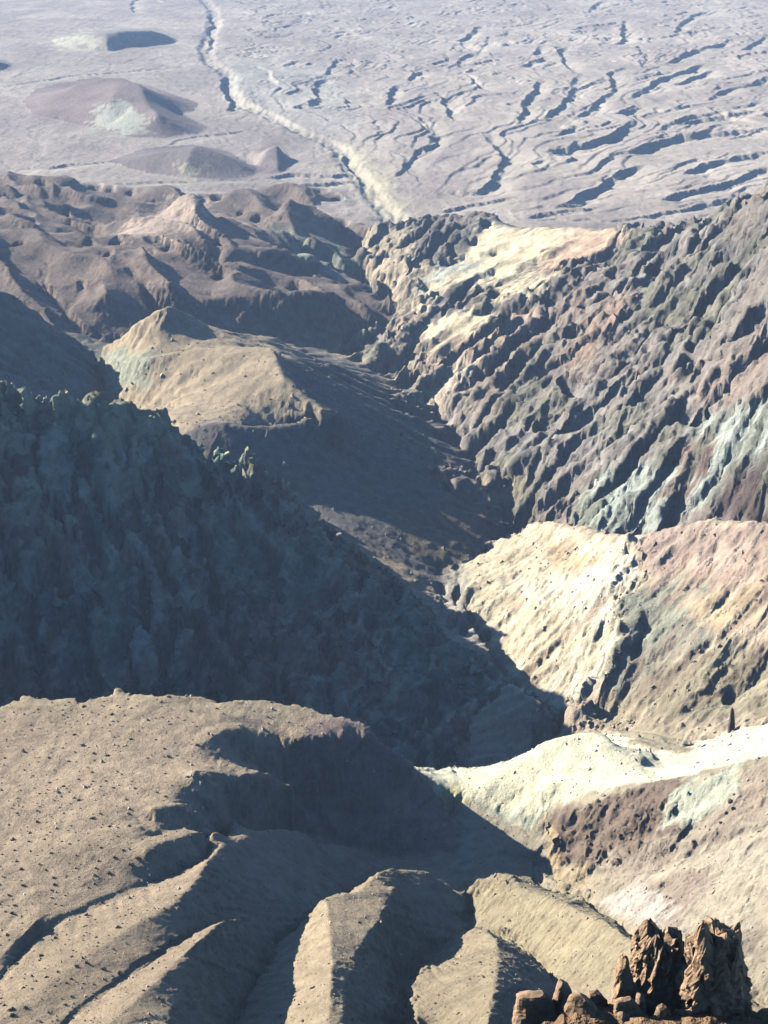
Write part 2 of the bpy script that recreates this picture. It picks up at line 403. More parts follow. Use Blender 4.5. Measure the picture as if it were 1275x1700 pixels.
rgT = ridged(a1 + 0.3 * fbm(gx / 80, gy / 80, 2), b1 + 0.4 * fbm(gx / 90 + 7, gy / 90, 2), 2) - 0.8
is_L = blur((LAB == REGION['L']).astype(np.float32), 4); is_T = blur((LAB == REGION['T']).astype(np.float32), 4)
rg = rg * (1 - is_L) * (1 - is_T) + is_L * rgL * 1.5 + is_T * rgT * 7.5 + .5 * (1 - is_L) * (1 - is_T) * fbm(gx / 70, gy / 70 + 5, 4)
Z0 = Z.copy()
dist_fac = np.clip(RR / 1000, 0.35, 1.6)
Z = Z + np.where(fan_mask, 0, 1) * dist_fac * (3.0 * fbm(gx / 30, gy / 30, 3) + 1.0 * fbm(gx / 7, gy / 9, 2)) * np.clip(w_rough + .03, 0, .6) * (1 - .75 * (LAB == REGION['T']))
Z = Z + w_rough * rg * 8.5 * dist_fac * np.where(fan_mask, 0, 1)
# ------------------------------------------------------------------ erosion by running water: drops follow the slope and carve
def erode(Z, rounds, npart, steps, k, mask):
    for rd in range(rounds):
        S = blur(Z, 1)
        gt = np.gradient(S, axis=1) / DT
        gr = np.gradient(S, axis=0) / DR
        mag = np.hypot(gt, gr) + 1e-6
        slope = (mag / RR)
        dj = (-gt / mag).astype(np.float32); di = (-gr / mag * (DT / DR)).astype(np.float32)
        lo_i = int(math.log(175 / R0) / DR)
        pi = rng.uniform(lo_i, NR * 0.83, npart).astype(np.float32)
        pj = rng.uniform(NT * 0.14, NT * 0.86, npart).astype(np.float32)
        flow = np.zeros(NR * NT, np.float32)
        vi = np.zeros(npart, np.float32); vj = np.zeros(npart, np.float32)
        for s in range(steps):
            ii = np.clip(pi + .5, 1, NR - 2).astype(np.int32); jj = np.clip(pj + .5, 1, NT - 2).astype(np.int32)
            idx = ii * NT + jj
            flow += np.bincount(idx, minlength=NR * NT).astype(np.float32) * min(1.0, (s + 3) / 20)
            vj = 0.45 * vj + 0.55 * dj.ravel()[idx] + rng.normal(0, .22, npart).astype(np.float32)
            vi = 0.45 * vi + 0.55 * di.ravel()[idx]
            pj = pj + vj; pi = pi + vi
        fl = blur(flow.reshape(NR, NT), 1)
        carve = np.log1p(fl / (0.02 * npart * steps / (NR * NT) * 60 + 1e-6))
        carve = np.minimum(carve, 3.0)
        Z = Z - k * RR * carve * np.clip((slope * 1.7) ** 1.6, 0.02, 1.0) * mask
    return Z
w_er = regmask(W=1.35, L=1.5, H=0.8, T=0.9, S=0.7, K=0.7, E=0.4, Y=0.4, P=0.45, A=0.4, B=0.45, C=0.45, D=0.7, N=0.3, fan=0.8)[LAB]
w_er = blur(w_er, 4) * (.5 + .5 * smooth_bed)
hin = np.clip(blur((hill_mask > 0).astype(np.float32), 6) * 2 - 1, 0, 1)
w_er = w_er * np.where(fan_mask, .05 + .9 * hin, 1.0)
Z = erode(Z, 6, 170000, 70, 0.00085, w_er)
print('erode', round(time.time() - T0, 1))

# ------------------------------------------------------------------ final vertices: finer near the view's centre, coarser outside
def axis_theta():
    fine = np.linspace(math.radians(-17.6), math.radians(17.6), 760)
    k = np.linspace(0, 1, 45)[1:]
    out = math.radians(17.6) + (math.radians(33.5) - math.radians(17.6)) * (0.25 * k + 0.75 * k * k)
    return np.concatenate([-out[::-1], fine, out])
def axis_r():
    segs = [np.exp(np.linspace(math.log(4), math.log(36), 20)), np.exp(np.linspace(math.log(36), math.log(74), 70)), np.exp(np.linspace(math.log(74), math.log(180), 30))]
    segs.append(np.exp(np.linspace(math.log(180), math.log(285), 40)))
    segs.append(np.exp(np.linspace(math.log(285), math.log(720), 600)))
    segs.append(np.exp(np.linspace(math.log(720), math.log(1750), 480)))
    segs.append(np.exp(np.linspace(math.log(1750), math.log(4700), 380)))
    segs.append(np.exp(np.linspace(math.log(4700), math.log(8900), 24)))
    return np.concatenate([s if i == 0 else s[1:] for i, s in enumerate(segs)])
TH = axis_theta(); RV = axis_r()
nT, nR = len(TH), len(RV)
def sample(A, r, th):
    fi = np.clip(np.log(r / R0) / DR, 0, NR - 1.001); fj = np.clip((th - TH0) / DT, 0, NT - 1.001)
    i = fi.astype(int); j = fj.astype(int); a = fi - i; b = fj - j
    return (A[i, j] * (1 - a) * (1 - b) + A[i + 1, j] * a * (1 - b) + A[i, j + 1] * (1 - a) * b + A[i + 1, j + 1] * a * b)
Rv, Tv = np.meshgrid(RV, TH, indexing='ij')
VX = Rv * np.sin(Tv); VY = Rv * np.cos(Tv)
VZ = sample(Z, Rv, Tv)
near_z = -1.03 * VY - 2.0 + 9.3 * np.exp(-((VX - 11) / 8.0) ** 4 - ((VY - 51) / 4.0) ** 2) + 0.5 * fbm(VX / 3, VY / 3, 4) * np.clip(Rv / 40, 0, 1)
k = np.clip((Rv - 165) / 60, 0, 1); k = k * k * (3 - 2 * k)
VZ = near_z * (1 - k) + VZ * k
ii = np.clip(np.rint(np.log(Rv / R0) / DR), 0, NR - 1).astype(int); jj = np.clip(np.rint((Tv - TH0) / DT), 0, NT - 1).astype(int)
VL = LAB[ii, jj].copy(); VL[Rv < 170] = REGION['N']
VHILL = hill_mask[ii, jj]
fanv = (VL == REGION['fan'])
def soft(w): return sample(blur(w[LAB].astype(np.float32), 3), Rv, Tv)

# --- scarps and channels cut into the fan. (u, v) on the fan, drop in metres on the lower right hand side, width of the ramp
def seg_dist(px, py, pl):
    best = np.full(px.shape, 1e9); side = np.zeros(px.shape); tpar = np.zeros(px.shape)
    n = len(pl) - 1
    for k in range(n):
        ax, ay = pl[k]; bx, by = pl[k + 1]
        dx, dy = bx - ax, by - ay; L2 = dx * dx + dy * dy + 1e-9
        t = np.clip(((px - ax) * dx + (py - ay) * dy) / L2, 0, 1)
        ex, ey = px - ax - t * dx, py - ay - t * dy
        d = np.hypot(ex, ey); m = d < best
        best = np.where(m, d, best); side = np.where(m, dx * ey - dy * ex, side); tpar = np.where(m, (k + t) / n, tpar)
    return best, np.sign(side), tpar
SCARPS = [  # photo polylines, each drawn so that the low ground lies on its right
 ([(1275,209),(1200,188),(1150,192),(1110,205),(1095,222)], 9, 60),
 ([(1275,213),(1180,222),(1130,226),(1085,236),(1060,248),(1020,258)], 13, 80),
 ([(1275,185),(1220,190),(1160,195),(1120,205)], 8, 60),
 ([(1275,255),(1230,258),(1180,270),(1140,285),(1130,292)], 9, 60),
 ([(1275,280),(1225,296),(1165,314),(1120,325),(1090,330)], 10, 60),
 ([(1065,274),(1030,285),(1005,304),(980,315),(955,328),(930,344)], 13, 60),
 ([(1048,200),(1020,226),(975,238),(930,248),(900,252)], 12, 60),
 ([(1215,65),(1180,77),(1140,88),(1120,100),(1100,108)], 10, 70),
 ([(1275,58),(1240,80),(1230,85)], 8, 50),
 ([(1175,18),(1150,25),(1130,40),(1115,60)], 8, 60),
 ([(1165,105),(1140,118),(1100,130),(1060,155),(1045,165)], 10, 60),
 ([(1275,130),(1240,140),(1200,150),(1170,170)], 8, 50),
 ([(1065,178),(1040,186),(1018,192)], 9, 40),
 ([(1040,110),(1010,125),(1018,150),(985,175),(970,190),(955,195)], 10, 40),
 ([(960,120),(950,140),(948,158),(935,172),(910,188),(900,200)], 12, 40),
 ([(940,75),(928,85),(935,105),(955,125)], 10, 35),
 ([(895,75),(885,90),(900,98),(880,105),(860,115)], 10, 35),
 ([(890,130),(885,150),(870,170),(865,190),(855,210)], 11, 35),
 ([(800,40),(775,60),(760,68),(770,80),(790,85)], 9, 40),
 ([(785,88),(765,98),(758,112)], 9, 35),
 ([(800,140),(785,125),(775,122),(800,148),(810,152)], 9, 35),
 ([(700,120),(685,125),(675,135)], 9, 35),
 ([(655,140),(645,160),(640,178)], 10, 40),
 ([(725,155),(735,170),(745,192),(755,200)], 9, 40),
 ([(800,218),(810,235),(825,250),(835,265),(825,285),(815,300),(800,315),(770,318),(730,318)], 13, 50),
 ([(690,200),(700,212),(712,220)], 9, 35),
 ([(720,225),(712,232),(725,238),(700,247)], 9, 35),
 ([(1000,0),(985,10),(975,22)], 7, 40),
 ([(1040,30),(1030,50),(1035,65),(1020,75)], 9, 40),
 ([(1180,115),(1150,130),(1120,140)], 8, 40),
 ([(950,210),(930,222),(910,225)], 8, 30),
 ([(900,265),(885,272),(893,280)], 7, 30),
 ([(540,128),(525,135),(520,150),(526,160),(518,170),(510,178)], 10, 45),
 ([(560,100),(545,115),(540,128)], 6, 40),
 ([(470,148),(445,118),(425,108)], 5, 40),
 ([(345,22),(352,38),(345,50),(350,70),(342,90)], 9, 30),
 ([(375,122),(367,140),(370,155),(380,172),(378,190)], 10, 35),
 ([(560,250),(570,258),(572,270),(585,283),(600,300),(605,318)], 8, 30),
 ([(300,10),(260,0),(230,-5),(216,8),(222,22),(262,26)], 5, 40),
 ([(590,288),(540,290),(480,290),(440,296)], 8, 35),
 ([(595,300),(540,304),(480,308),(440,312)], 7, 30),
 ([(440,296),(300,300),(180,305)], 4, 30),
 ([(420,215),(340,225),(300,232),(230,262),(100,276),(0,282)], 4, 30),
 ([(300,110),(250,116),(130,124),(60,135),(0,145)], 3, 30),
 ([(870,330),(800,338),(720,350)], 6, 30),
 ([(1000,340),(930,350),(860,362)], 7, 35),
 ([(1275,320),(1200,335),(1130,348),(1060,362)], 7, 40),
]
for q in range(14):       # lesser rills of the same trend, spread over the upper fan
    u0 = rng.uniform(560, 1330); v0 = rng.uniform(-10, 355)
    ln = rng.uniform(40, 120); lean = (u0 - 640) / 640
    pl = []
    uu, vv = u0, v0
    for s in range(5):
        pl.append((uu, vv)); ang = math.radians(150 - 45 * (1 - lean) + rng.normal(0, 22))
        uu += ln / 4 * math.cos(ang); vv += ln / 4 * math.sin(ang) * (0.35 + 0.5 * (1 - lean))
    SCARPS.append((pl, rng.uniform(2.5, 5.5), rng.uniform(25, 45)))
fi = np.nonzero(fanv.ravel())[0]
fx = VX.ravel()[fi]; fy = VY.ravel()[fi]
wx = fx + 5 * fbm(fx / 50, fy / 70, 4); wy = fy + 9 * fbm(fx / 45 + 9, fy / 60 + 4, 4)
dz = np.zeros(len(fi)); bedw = np.zeros(len(fi))
for pl, drop, width in SCARPS:
    P = [fan_pix(*p)[:2] for p in pl]
    A = np.array(P); pad = 130
    m = np.nonzero((wx > A[:, 0].min() - pad) & (wx < A[:, 0].max() + pad) & (wy > A[:, 1].min() - pad) & (wy < A[:, 1].max() + pad))[0]
    if len(m) == 0: continue
    d, sd, tp = seg_dist(wx[m], wy[m], P)
    taper = np.clip(tp * 6, 0, 1) * np.clip((1 - tp) * 6, 0, 1)
    dr = drop * 0.62 * taper * (0.8 + 0.45 * perlin(wx[m] / 40, wy[m] / 50))
    # both sides of a line count as low on its steep side only within the ramp width
    steep = np.clip(d / (0.6 * drop), 0, 1)
    low = steep * np.clip(1 - d / (width * .9), 0, 1) ** 1.5
    hi = 0.35 * np.clip(1 - d / (0.5 * width), 0, 1) ** 2
    cut = np.where(sd > 0, -dr * low * 1.15, dr * hi * (1 - 0))
    dz[m] += np.where(sd > 0, cut - 0 * dr, cut)
    bedw[m] = np.maximum(bedw[m], np.where(sd > 0, np.exp(-((d - 12) / 16) ** 2) * taper, 0))
# main wash
WASH = [(330,-15),(340,0),(352,12),(357,30),(350,55),(342,80),(345,100),(372,116),(382,130),(378,146),(395,168),(430,185),(470,202),(510,222),(550,238),(568,250),(575,268),(590,285),(612,308),(630,335),(648,352),(655,362)]
Pw = [fan_pix(*p)[:2] for p in WASH]
d, sd, tp = seg_dist(wx * .6 + fx * .4, wy * .6 + fy * .4, Pw)
wash_w = np.exp(-(d / (7.0 + 14 * tp ** 2)) ** 2) * np.clip(.75 + .6 * fbm(fx / 14, fy / 40, 3), 0, 1)
dz -= 4.0 * np.exp(-(d / 12.0) ** 4) + 1.2 * np.exp(-(d / 26.0) ** 2) * (ridged(fx / 11, fy / 55, 2) - .7)
# fine braid of the fan surface
braid = ridged(fx / 26 + 0.5 * fbm(fx / 80, fy / 200, 2), fy / 75 + 0.5 * fbm(fx / 60, fy / 140, 2), 3)
dz += (braid - 0.8) * .45 * (VHILL.ravel()[fi] == 0) + 0.28 * fbm(fx / 9, fy / 16, 3)
# lesser channels: a branching net that gathers towards the mouth of the gorge
mx_, my_ = fan_pix(655, 362)[:2]
pr = np.hypot(wx - mx_, (wy - my_)) + 1
pa = np.arctan2(wy - my_ + 30, wx - mx_) + .10 * fbm(fx / 160, fy / 220, 3)
net = np.zeros(len(fi)); nbed = np.zeros(len(fi))
for K_, r_in, am_ in ((15, 60, 2.6), (37, 200, 2.4), (77, 450, 1.7), (150, 900, .9)):
    ph = pa * K_ / math.pi * 1.0 + .34 * fbm(fx / 110 + K_, fy / 170, 4)
    fr = ph - np.floor(ph)
    wd = pr * math.pi / K_                      # channel spacing here, in metres
    st = np.clip(fr * wd / 4.0, 0, 1)           # steep bank some 7 m wide, then a long ramp
    gate = np.clip((pr - r_in) / (r_in * .7 + 60), 0, 1) * np.clip(2.4 - pr / (r_in * 6 + 900), .25, 1)
    gate = gate * np.clip(.75 + .8 * perlin(fx / 160 + K_, fy / 220), .1, 1)
    net += am_ * gate * (st * (1 - fr) - .4) * 1.15
    nbed = np.maximum(nbed, gate * np.exp(-((1 - fr) * wd / 8.0) ** 2))
side_r = np.clip((wx - np.interp(wy, np.array(Pw)[::-1, 1], np.array(Pw)[::-1, 0])) / 60 - .3, 0, 1)   # right of the wash
flat = 1 - np.clip(2.2 * sample(blur((hill_mask > 0).astype(np.float32), 10), Rv, Tv).ravel()[fi], 0, 1)
dz = dz * np.maximum(flat, .12)
dz += net * flat * (.25 + .75 * side_r)
bedw = np.maximum(bedw, nbed * .9 * flat * (.3 + .7 * side_r))
VZ.ravel()[fi] += dz
bed = np.zeros(VX.size, np.float32); bed[fi] = np.maximum(bedw * .55, wash_w)
wash_d = np.full(VX.size, 1e9, np.float32); wash_d[fi] = d
print('fan', round(time.time() - T0, 1))

# --- rock relief in plan coordinates (stretches into flutes on the steep faces)
w_rock = soft(regmask(W=0.68, L=1.35, H=0.4, T=0.14, S=0.35, K=0.2, E=0.5, Y=0.22, P=0.3, A=0.12, B=0.12, C=0.14, D=0.25, N=0.3))
slope_v = np.hypot(np.gradient(VZ, axis=0) / np.gradient(Rv, axis=0), np.gradient(VZ, axis=1) / (Rv * np.gradient(Tv, axis=1)))
steepk = np.clip((slope_v - 0.35) / 0.6, 0, 1)
w_rock = w_rock * sample(smooth_bed, Rv, Tv)
U0, V0 = project(VX, VY, VZ)
w_rock = w_rock + .75 * (np.isin(VL, [REGION['E'], REGION['Y']]) & in_poly(U0 + 10 * fbm(VX / 9, VY / 9, 2), V0, np.array([(915,1362),(960,1340),(1085,1302),(1130,1318),(1110,1370),(1160,1400),(1040,1432),(960,1442),(922,1430)], float)))
w_rock = w_rock + .8 * ((VL == REGION['H']) & in_poly(U0, V0, np.array([(1035,880),(1062,890),(1075,965),(1045,985),(1048,1055),(1015,1125),(960,1170),(935,1165),(985,1120),(1010,1050),(1010,985),(1035,950)], float)))
w_rock = w_rock * (0.35 + 0.65 * steepk) + (0.08 * steepk + 0.4 * np.clip((slope_v - .8) / .6, 0, 1)) * (~fanv)
sfac = np.clip(Rv / 750, 0.6, 1.3)
a1, b1 = rot(VX, VY, math.radians(33), 48, 19)
wrp = fbm(VX / 30, VY / 30, 2)
crag = ridged(a1 / sfac + .5 * wrp, b1 / sfac + .5 * wrp, 4, 0.5) - 1.0
VZ = VZ + w_rock * crag * 2.6 * sfac
# thin rills on the soft slopes, gravelly roughness everywhere
w_soft = soft(regmask(P=1, A=1, B=1, C=1, D=1, E=.9, Y=.8, K=.8, H=.8, S=.5, T=.6, L=.4, W=.3, N=1))
VZ = VZ + w_soft * (0.55 * fbm(VX / 22, VY / 22, 3) + 0.13 * fbm(VX / 3.2, VY / 3.2, 3)) * np.clip(Rv / 450, .6, 1.6)
# broken rock: displacement along the surface normal with 3D noise, so that cliffs get ledges and blocks as well
def perlin3(x, y, z):
    zi = np.floor(z); zf = (z - zi); zi = zi.astype(np.int64)
    ww = zf * zf * zf * (zf * (zf * 6 - 15) + 10)
    out = 0
    for k in (0, 1):
        ox = (((zi + k) * 7919) % 1013) * 3.71; oy = (((zi + k) * 104729) % 997) * 2.93
        out = out + perlin(x + ox, y + oy) * (ww if k else (1 - ww))
    return out
def normals():
    gR = np.stack([np.gradient(VX, axis=0), np.gradient(VY, axis=0), np.gradient(VZ, axis=0)], -1)
    gT = np.stack([np.gradient(VX, axis=1), np.gradient(VY, axis=1), np.gradient(VZ, axis=1)], -1)
    n = np.cross(gT, gR)
    return n / (np.linalg.norm(n, axis=-1, keepdims=True) + 1e-12)
N0 = normals()
kk = sfac
px_, py_, pz_ = VX / kk, VY / kk, VZ / kk
al = 0.82 * px_ + 0.55 * py_ + 0.25 * pz_          # beds and ribs run obliquely up the wall
ac = -0.56 * px_ + 0.83 * py_
up_ = pz_ - 0.15 * al
wv = 2.5 * perlin3(px_ / 22, py_ / 22, pz_ / 22)
d3 = 0
for sc_, st_, am_ in ((15, 6, 1.5), (7.0, 4, .9), (3.2, 3, .7), (1.5, 2.2, .5)):
    n_ = perlin3((ac + wv) / sc_ + 11 * sc_, al / (sc_ * st_), (up_ + wv) / (sc_ * .8))
    n_ = np.sign(n_) * np.abs(n_) ** .75
    d3 = d3 + am_ * n_ * 1.25
def facets(a, b, sd, tilt):
    """broken rock: each cell of a jittered grid is one tilted plane"""
    ai = np.floor(a).astype(np.int64); bi = np.floor(b).astype(np.int64)
    best = np.full(a.shape, 1e9); out = np.zeros(a.shape)
    for di_ in (-1, 0, 1):
        for dj_ in (-1, 0, 1):
            ca_ = ai + di_; cb_ = bi + dj_
            h = _perm[(_perm[(ca_ + sd * 131) & 4095] + cb_) & 4095]
            cx = ca_ + .5 + .42 * _gx[h]; cy = cb_ + .5 + .42 * _gy[(h * 7 + 3) & 4095]
            dx_, dy_ = a - cx, b - cy
            d2 = dx_ * dx_ + dy_ * dy_
            m_ = d2 < best
            best = np.where(m_, d2, best)
            out = np.where(m_, .55 * _gx[(h * 13 + 5) & 4095] + tilt * (_gx[(h * 29 + 1) & 4095] * dx_ + _gy[(h * 29 + 1) & 4095] * dy_), out)
    return out
sel = np.nonzero(((w_rock > .06) & (~fanv) & (Rv > 250) & (Rv < 2000)).ravel())[0]
fa, fb_, fu = ac.ravel()[sel] + wv.ravel()[sel] * .6, al.ravel()[sel], up_.ravel()[sel]
fd = np.zeros(len(sel))
for q_, (sc_, st_, am_) in enumerate(((13, 3.2, .9), (6.0, 2.4, .8), (2.8, 1.8, .65))):
    fd += am_ * facets((fa + .5 * fu) / sc_, (fb_ + .3 * fu) / (sc_ * st_), q_ + 1, 1.1)
fac = np.zeros(VX.size); fac[sel] = fd
flute = np.clip((slope_v - .55) / .5, 0, 1) * soft(regmask(P=1, A=.8, B=.8, C=.7, D=.6, E=.5, Y=.5, T=1, K=.6, S=.5))
disp = w_rock * kk * (d3 * .45 + fac.reshape(VX.shape) * 1.15) * np.clip(w_rock * 9 - .4, 0, 1) + flute * kk * 2.1 * (.4 - np.abs(perlin3(px_ / 4.5, py_ / 4.5, pz_ / 22)) - .5 * np.abs(perlin3(px_ / 1.9, py_ / 1.9, pz_ / 9)))
okd = (~fanv) & (Rv > 200)
disp = np.where(okd, disp, 0)
VX = VX + N0[..., 0] * disp; VY = VY + N0[..., 1] * disp; VZ = VZ + N0[..., 2] * disp
w_h = soft(regmask(H=1.0)); w_e = soft(regmask(E=1.0, Y=.5))
aH, bH = rot(VX, VY, math.radians(20), 42, 5.5)
aE, bE = rot(VX, VY, math.radians(-18), 30, 5)
jig = .35 * fbm(VX / 14, VY / 14, 2)
strH = ridged(aH + jig, bH + jig, 4, .55) - 1.0
strE = ridged(aE + jig, bE + jig, 3, .5) - 1.0
aD, bD = rot(VX, VY, math.radians(38), 14, 2.4)
VZ = VZ + w_h * strH * .75 + w_e * strE * .3 + soft(regmask(D=1.0, C=.45, K=.25)) * (ridged(aD + 1.6 * jig, bD + 1.6 * jig, 3) - .8) * .24
print('relief', round(time.time() - T0, 1))

# ------------------------------------------------------------------ rock colours: strata and beds by landform, some sun and shade painted in
def srgb(r, g, b, k=0.58):
    f = lambda c: (c / 255 / 12.92 if c / 255 <= 0.04045 else ((c / 255 + 0.055) / 1.055) ** 2.4)
    return np.array([f(r), f(g), f(b)]) * k
U, V = project(VX, VY, VZ)
LABN = {v: k for k, v in REGION.items()}
base = {'P': srgb(182,160,130), 'A': srgb(182,160,130), 'B': srgb(184,164,132), 'C': srgb(178,160,128), 'D': srgb(178,162,128),
        'E': srgb(182,168,140), 'Y': srgb(238,230,194), 'H': srgb(196,176,148), 'W': srgb(158,148,134), 'L': srgb(166,172,154),
        'K': srgb(188,168,136), 'S': srgb(134,130,114), 'T': srgb(134,118,104), 'N': srgb(150,120,90), 'fan': srgb(172,160,150)}
lut = np.zeros((17, 3))
for k_, v_ in base.items(): lut[REGION[k_]] = v_
Cc = lut[VL]
for c in range(3):   # blend where landforms meet
    Cc[..., c] = sample(blur(lut[:, c][LAB], 3), Rv, Tv)
Cc[Rv < 170] = base['N']
# warp so that beds have natural borders
n1 = fbm(VX / 40, VY / 60, 4); n2 = fbm(VX / 40 + 50, VY / 60 + 20, 4)
n3 = fbm(*rot(VX, VY, math.radians(20), 30, 4), 3)
UW = U + 16 * n1 + 12 * n3; VW = V + 13 * n2 + 7 * n3
streak = fbm(*[q for q in rot(VX, VY, math.radians(33), 120, 12)], 5)
strkH = fbm(*rot(VX, VY, math.radians(20), 60, 6), 4)
patch = fbm(VX / 55 + 3, VY / 75 - 8, 5)
ragged = fbm(*rot(VX, VY, math.radians(40), 16, 6), 4) + .5 * fbm(VX / 3, VY / 3, 2)
def paint(regs, poly, col, amount=1.0, soft_px=8.0, nz=None):
    m0 = np.isin(VL, [REGION[r] for r in regs])
    P = np.array(poly, float)
    m0 &= (UW > P[:, 0].min() - 25) & (UW < P[:, 0].max() + 25) & (VW > P[:, 1].min() - 25) & (VW < P[:, 1].max() + 25)
    id_ = np.nonzero(m0.ravel())[0]
    if len(id_) == 0: return
    x = UW.ravel()[id_]; y = VW.ravel()[id_]
    ins = in_poly(x, y, P)
    dd = np.full(x.shape, 1e9); n = len(P)
    for k in range(n):
        a = P[k]; b = P[(k + 1) % n]; e = b - a
        t = np.clip(((x - a[0]) * e[0] + (y - a[1]) * e[1]) / (e @ e + 1e-9), 0, 1)
        dd = np.minimum(dd, np.hypot(x - a[0] - t * e[0], y - a[1] - t * e[1]))
    w = np.clip(0.5 + (np.where(ins, dd, -dd) + 9 * ragged.ravel()[id_]) / (soft_px * .6) * 0.5, 0, 1) * amount
    if nz is not None: w = w * np.clip(0.5 + (nz.ravel()[id_] + .25 * ragged.ravel()[id_]) * 3.0, 0, 1)
    flat = Cc.reshape(-1, 3)
    flat[id_] = flat[id_] * (1 - w[:, None]) + np.array(col) * w[:, None]
cream = srgb(236,218,176); orange = srgb(206,172,142); mint = srgb(192,196,178); dark = srgb(92,88,82); mauve = srgb(176,150,132); grn = srgb(138,138,112); white = srgb(246,238,214)
rust = srgb(150,112,88); olive = srgb(126,124,98); brownp = srgb(140,120,102); ochre = srgb(206,184,134)
ALLW = [(540,300),(1400,250),(1400,900),(540,900)]
paint('W', ALLW, srgb(118,113,106), 0.75, 8, streak * 1.2 - .2)
paint('W', ALLW, srgb(150,136,120), 0.7, 8, patch * 1.3 - .25)
paint('W', ALLW, olive, 0.55, 8, -patch * 1.3 - .3)
paint('W', [(590,380),(720,365),(700,520),(640,520),(600,450)], srgb(188,172,142), .8)
paint('W', [(690,365),(790,362),(770,400),(750,430),(700,440),(680,400)], srgb(120,112,104), .9)
paint('W', [(580,400),(640,385),(720,440),(700,520),(760,560),(790,600),(720,700),(690,650),(640,560),(660,530)], srgb(196,176,146), .55, 14)
paint('W', [(780,600),(860,540),(960,500),(1000,470),(1040,490),(940,580),(860,640),(800,700),(750,690)], srgb(170,146,126), .6, 14, streak + .15)
paint('W', [(730,450),(770,425),(800,380),(1045,380),(960,430),(900,450),(850,470),(760,480),(690,500),(660,505)], cream, .95, 10)
paint('W', [(940,385),(1045,380),(1000,425),(930,445),(880,460),(900,420)], orange, .85, 12)
paint('W', [(680,480),(720,450),(800,430),(790,455),(720,475)], mint, .8)
paint('W', [(730,485),(830,470),(930,410),(880,470),(800,505),(740,500)], dark, .8, 8)
paint('W', [(800,495),(880,455),(930,455),(870,485),(830,497)], cream, .9, 8)
paint('W', [(690,520),(800,505),(960,470),(1000,470),(900,510),(780,530),(720,545)], srgb(126,116,104), .9, 8)
paint('W', [(690,540),(790,515),(830,520),(760,560),(720,590)], cream, .95, 8)
paint('W', [(720,580),(830,530),(880,510),(900,520),(820,580),(770,630),(700,660),(690,640)], srgb(196,168,142), .75, 12)
paint('W', [(690,650),(740,600),(790,590),(760,640),(720,670),(745,690)], srgb(216,200,170), .8, 8)
paint('W', [(930,600),(1020,500),(1050,490),(1040,520),(960,610)], srgb(176,144,120), .7, 10)
paint('W', [(960,820),(1000,780),(1100,770),(1160,700),(1275,650),(1275,740),(1200,790),(1190,830),(1080,890),(960,880)], mint, .95, 12)
paint('W', [(1140,640),(1200,590),(1275,540),(1275,650),(1180,680)], srgb(164,144,128), .75, 12)
paint('W', [(1090,830),(1130,740),(1180,715),(1170,770),(1130,830)], srgb(140,106,90), .85, 8)
paint('W', [(1190,830),(1275,745),(1275,870),(1180,870)], srgb(98,80,74), .85, 10)
paint('W', [(790,790),(860,780),(840,840),(810,830)], srgb(196,180,140), .7, 8)
paint('W', [(940,880),(960,830),(1010,800),(1010,860),(980,890)], srgb(172,178,148), .6, 8)
paint('W', [(960,820),(1000,780),(1100,770),(1160,700),(1300,640),(1300,760),(1200,800),(1190,830),(1080,890),(960,880)], srgb(128,126,108), .8, 8, streak * 1.3 - .12)
# hillside
paint('H', [(760,930),(870,860),(1045,890),(1065,960),(1030,1000),(1035,1060),(1000,1130),(940,1180),(860,1140),(790,1050)], srgb(230,212,174), 1, 8)
paint('H', [(860,960),(1045,930),(1060,965),(1030,985),(1030,1060),(1000,1130),(940,1170),(900,1150),(960,1060)], white, .75, 14, strkH + .1)
paint('H', [(840,1120),(950,1000),(1000,990),(980,1060),(900,1130)], srgb(196,170,140), .7, 14, strkH)
paint('H', [(890,870),(960,880),(1000,930),(940,950),(900,910)], srgb(206,178,138), .8, 10, patch + .2)
paint('H', [(1050,885),(1300,860),(1300,1000),(1180,1000),(1070,960)], srgb(178,154,136), .95, 10)
paint('H', [(1025,1000),(1060,965),(1140,950),(1180,990),(1190,1060),(1100,1120),(1020,1170),(1000,1130),(1030,1060)], srgb(140,142,122), .95, 12)
paint('H', [(1020,1160),(1100,1110),(1200,1060),(1275,1080),(1275,1200),(1100,1200),(1000,1190)], srgb(146,136,108), .9, 14)
paint('H', [(1060,965),(1300,900),(1300,1100),(1180,1060)], srgb(190,164,140), .7, 14, strkH + .2)
paint('H', [(1140,1010),(1275,960),(1275,1020),(1190,1060)], ochre, .45, 14, patch + .2)
paint('H', [(1030,1100),(1150,1040),(1190,1100),(1060,1170)], srgb(168,150,128), .6, 14, strkH + .1)
paint('HY', [(960,1195),(1060,1180),(1150,1210),(1140,1250),(1060,1240),(1000,1215)], srgb(166,152,124), .9, 8)
paint('H', [(740,860),(1400,840),(1400,1250),(740,1250)], srgb(150,128,108), .3, 8, strkH * 1.3 - .25)
paint('H', [(740,860),(1400,840),(1400,1250),(740,1250)], srgb(228,214,182), .2, 8, -strkH * 1.3 - .2)
paint('KLH', [(715,935),(775,930),(790,1060),(740,1070),(715,1000)], srgb(186,178,158), .8, 6)
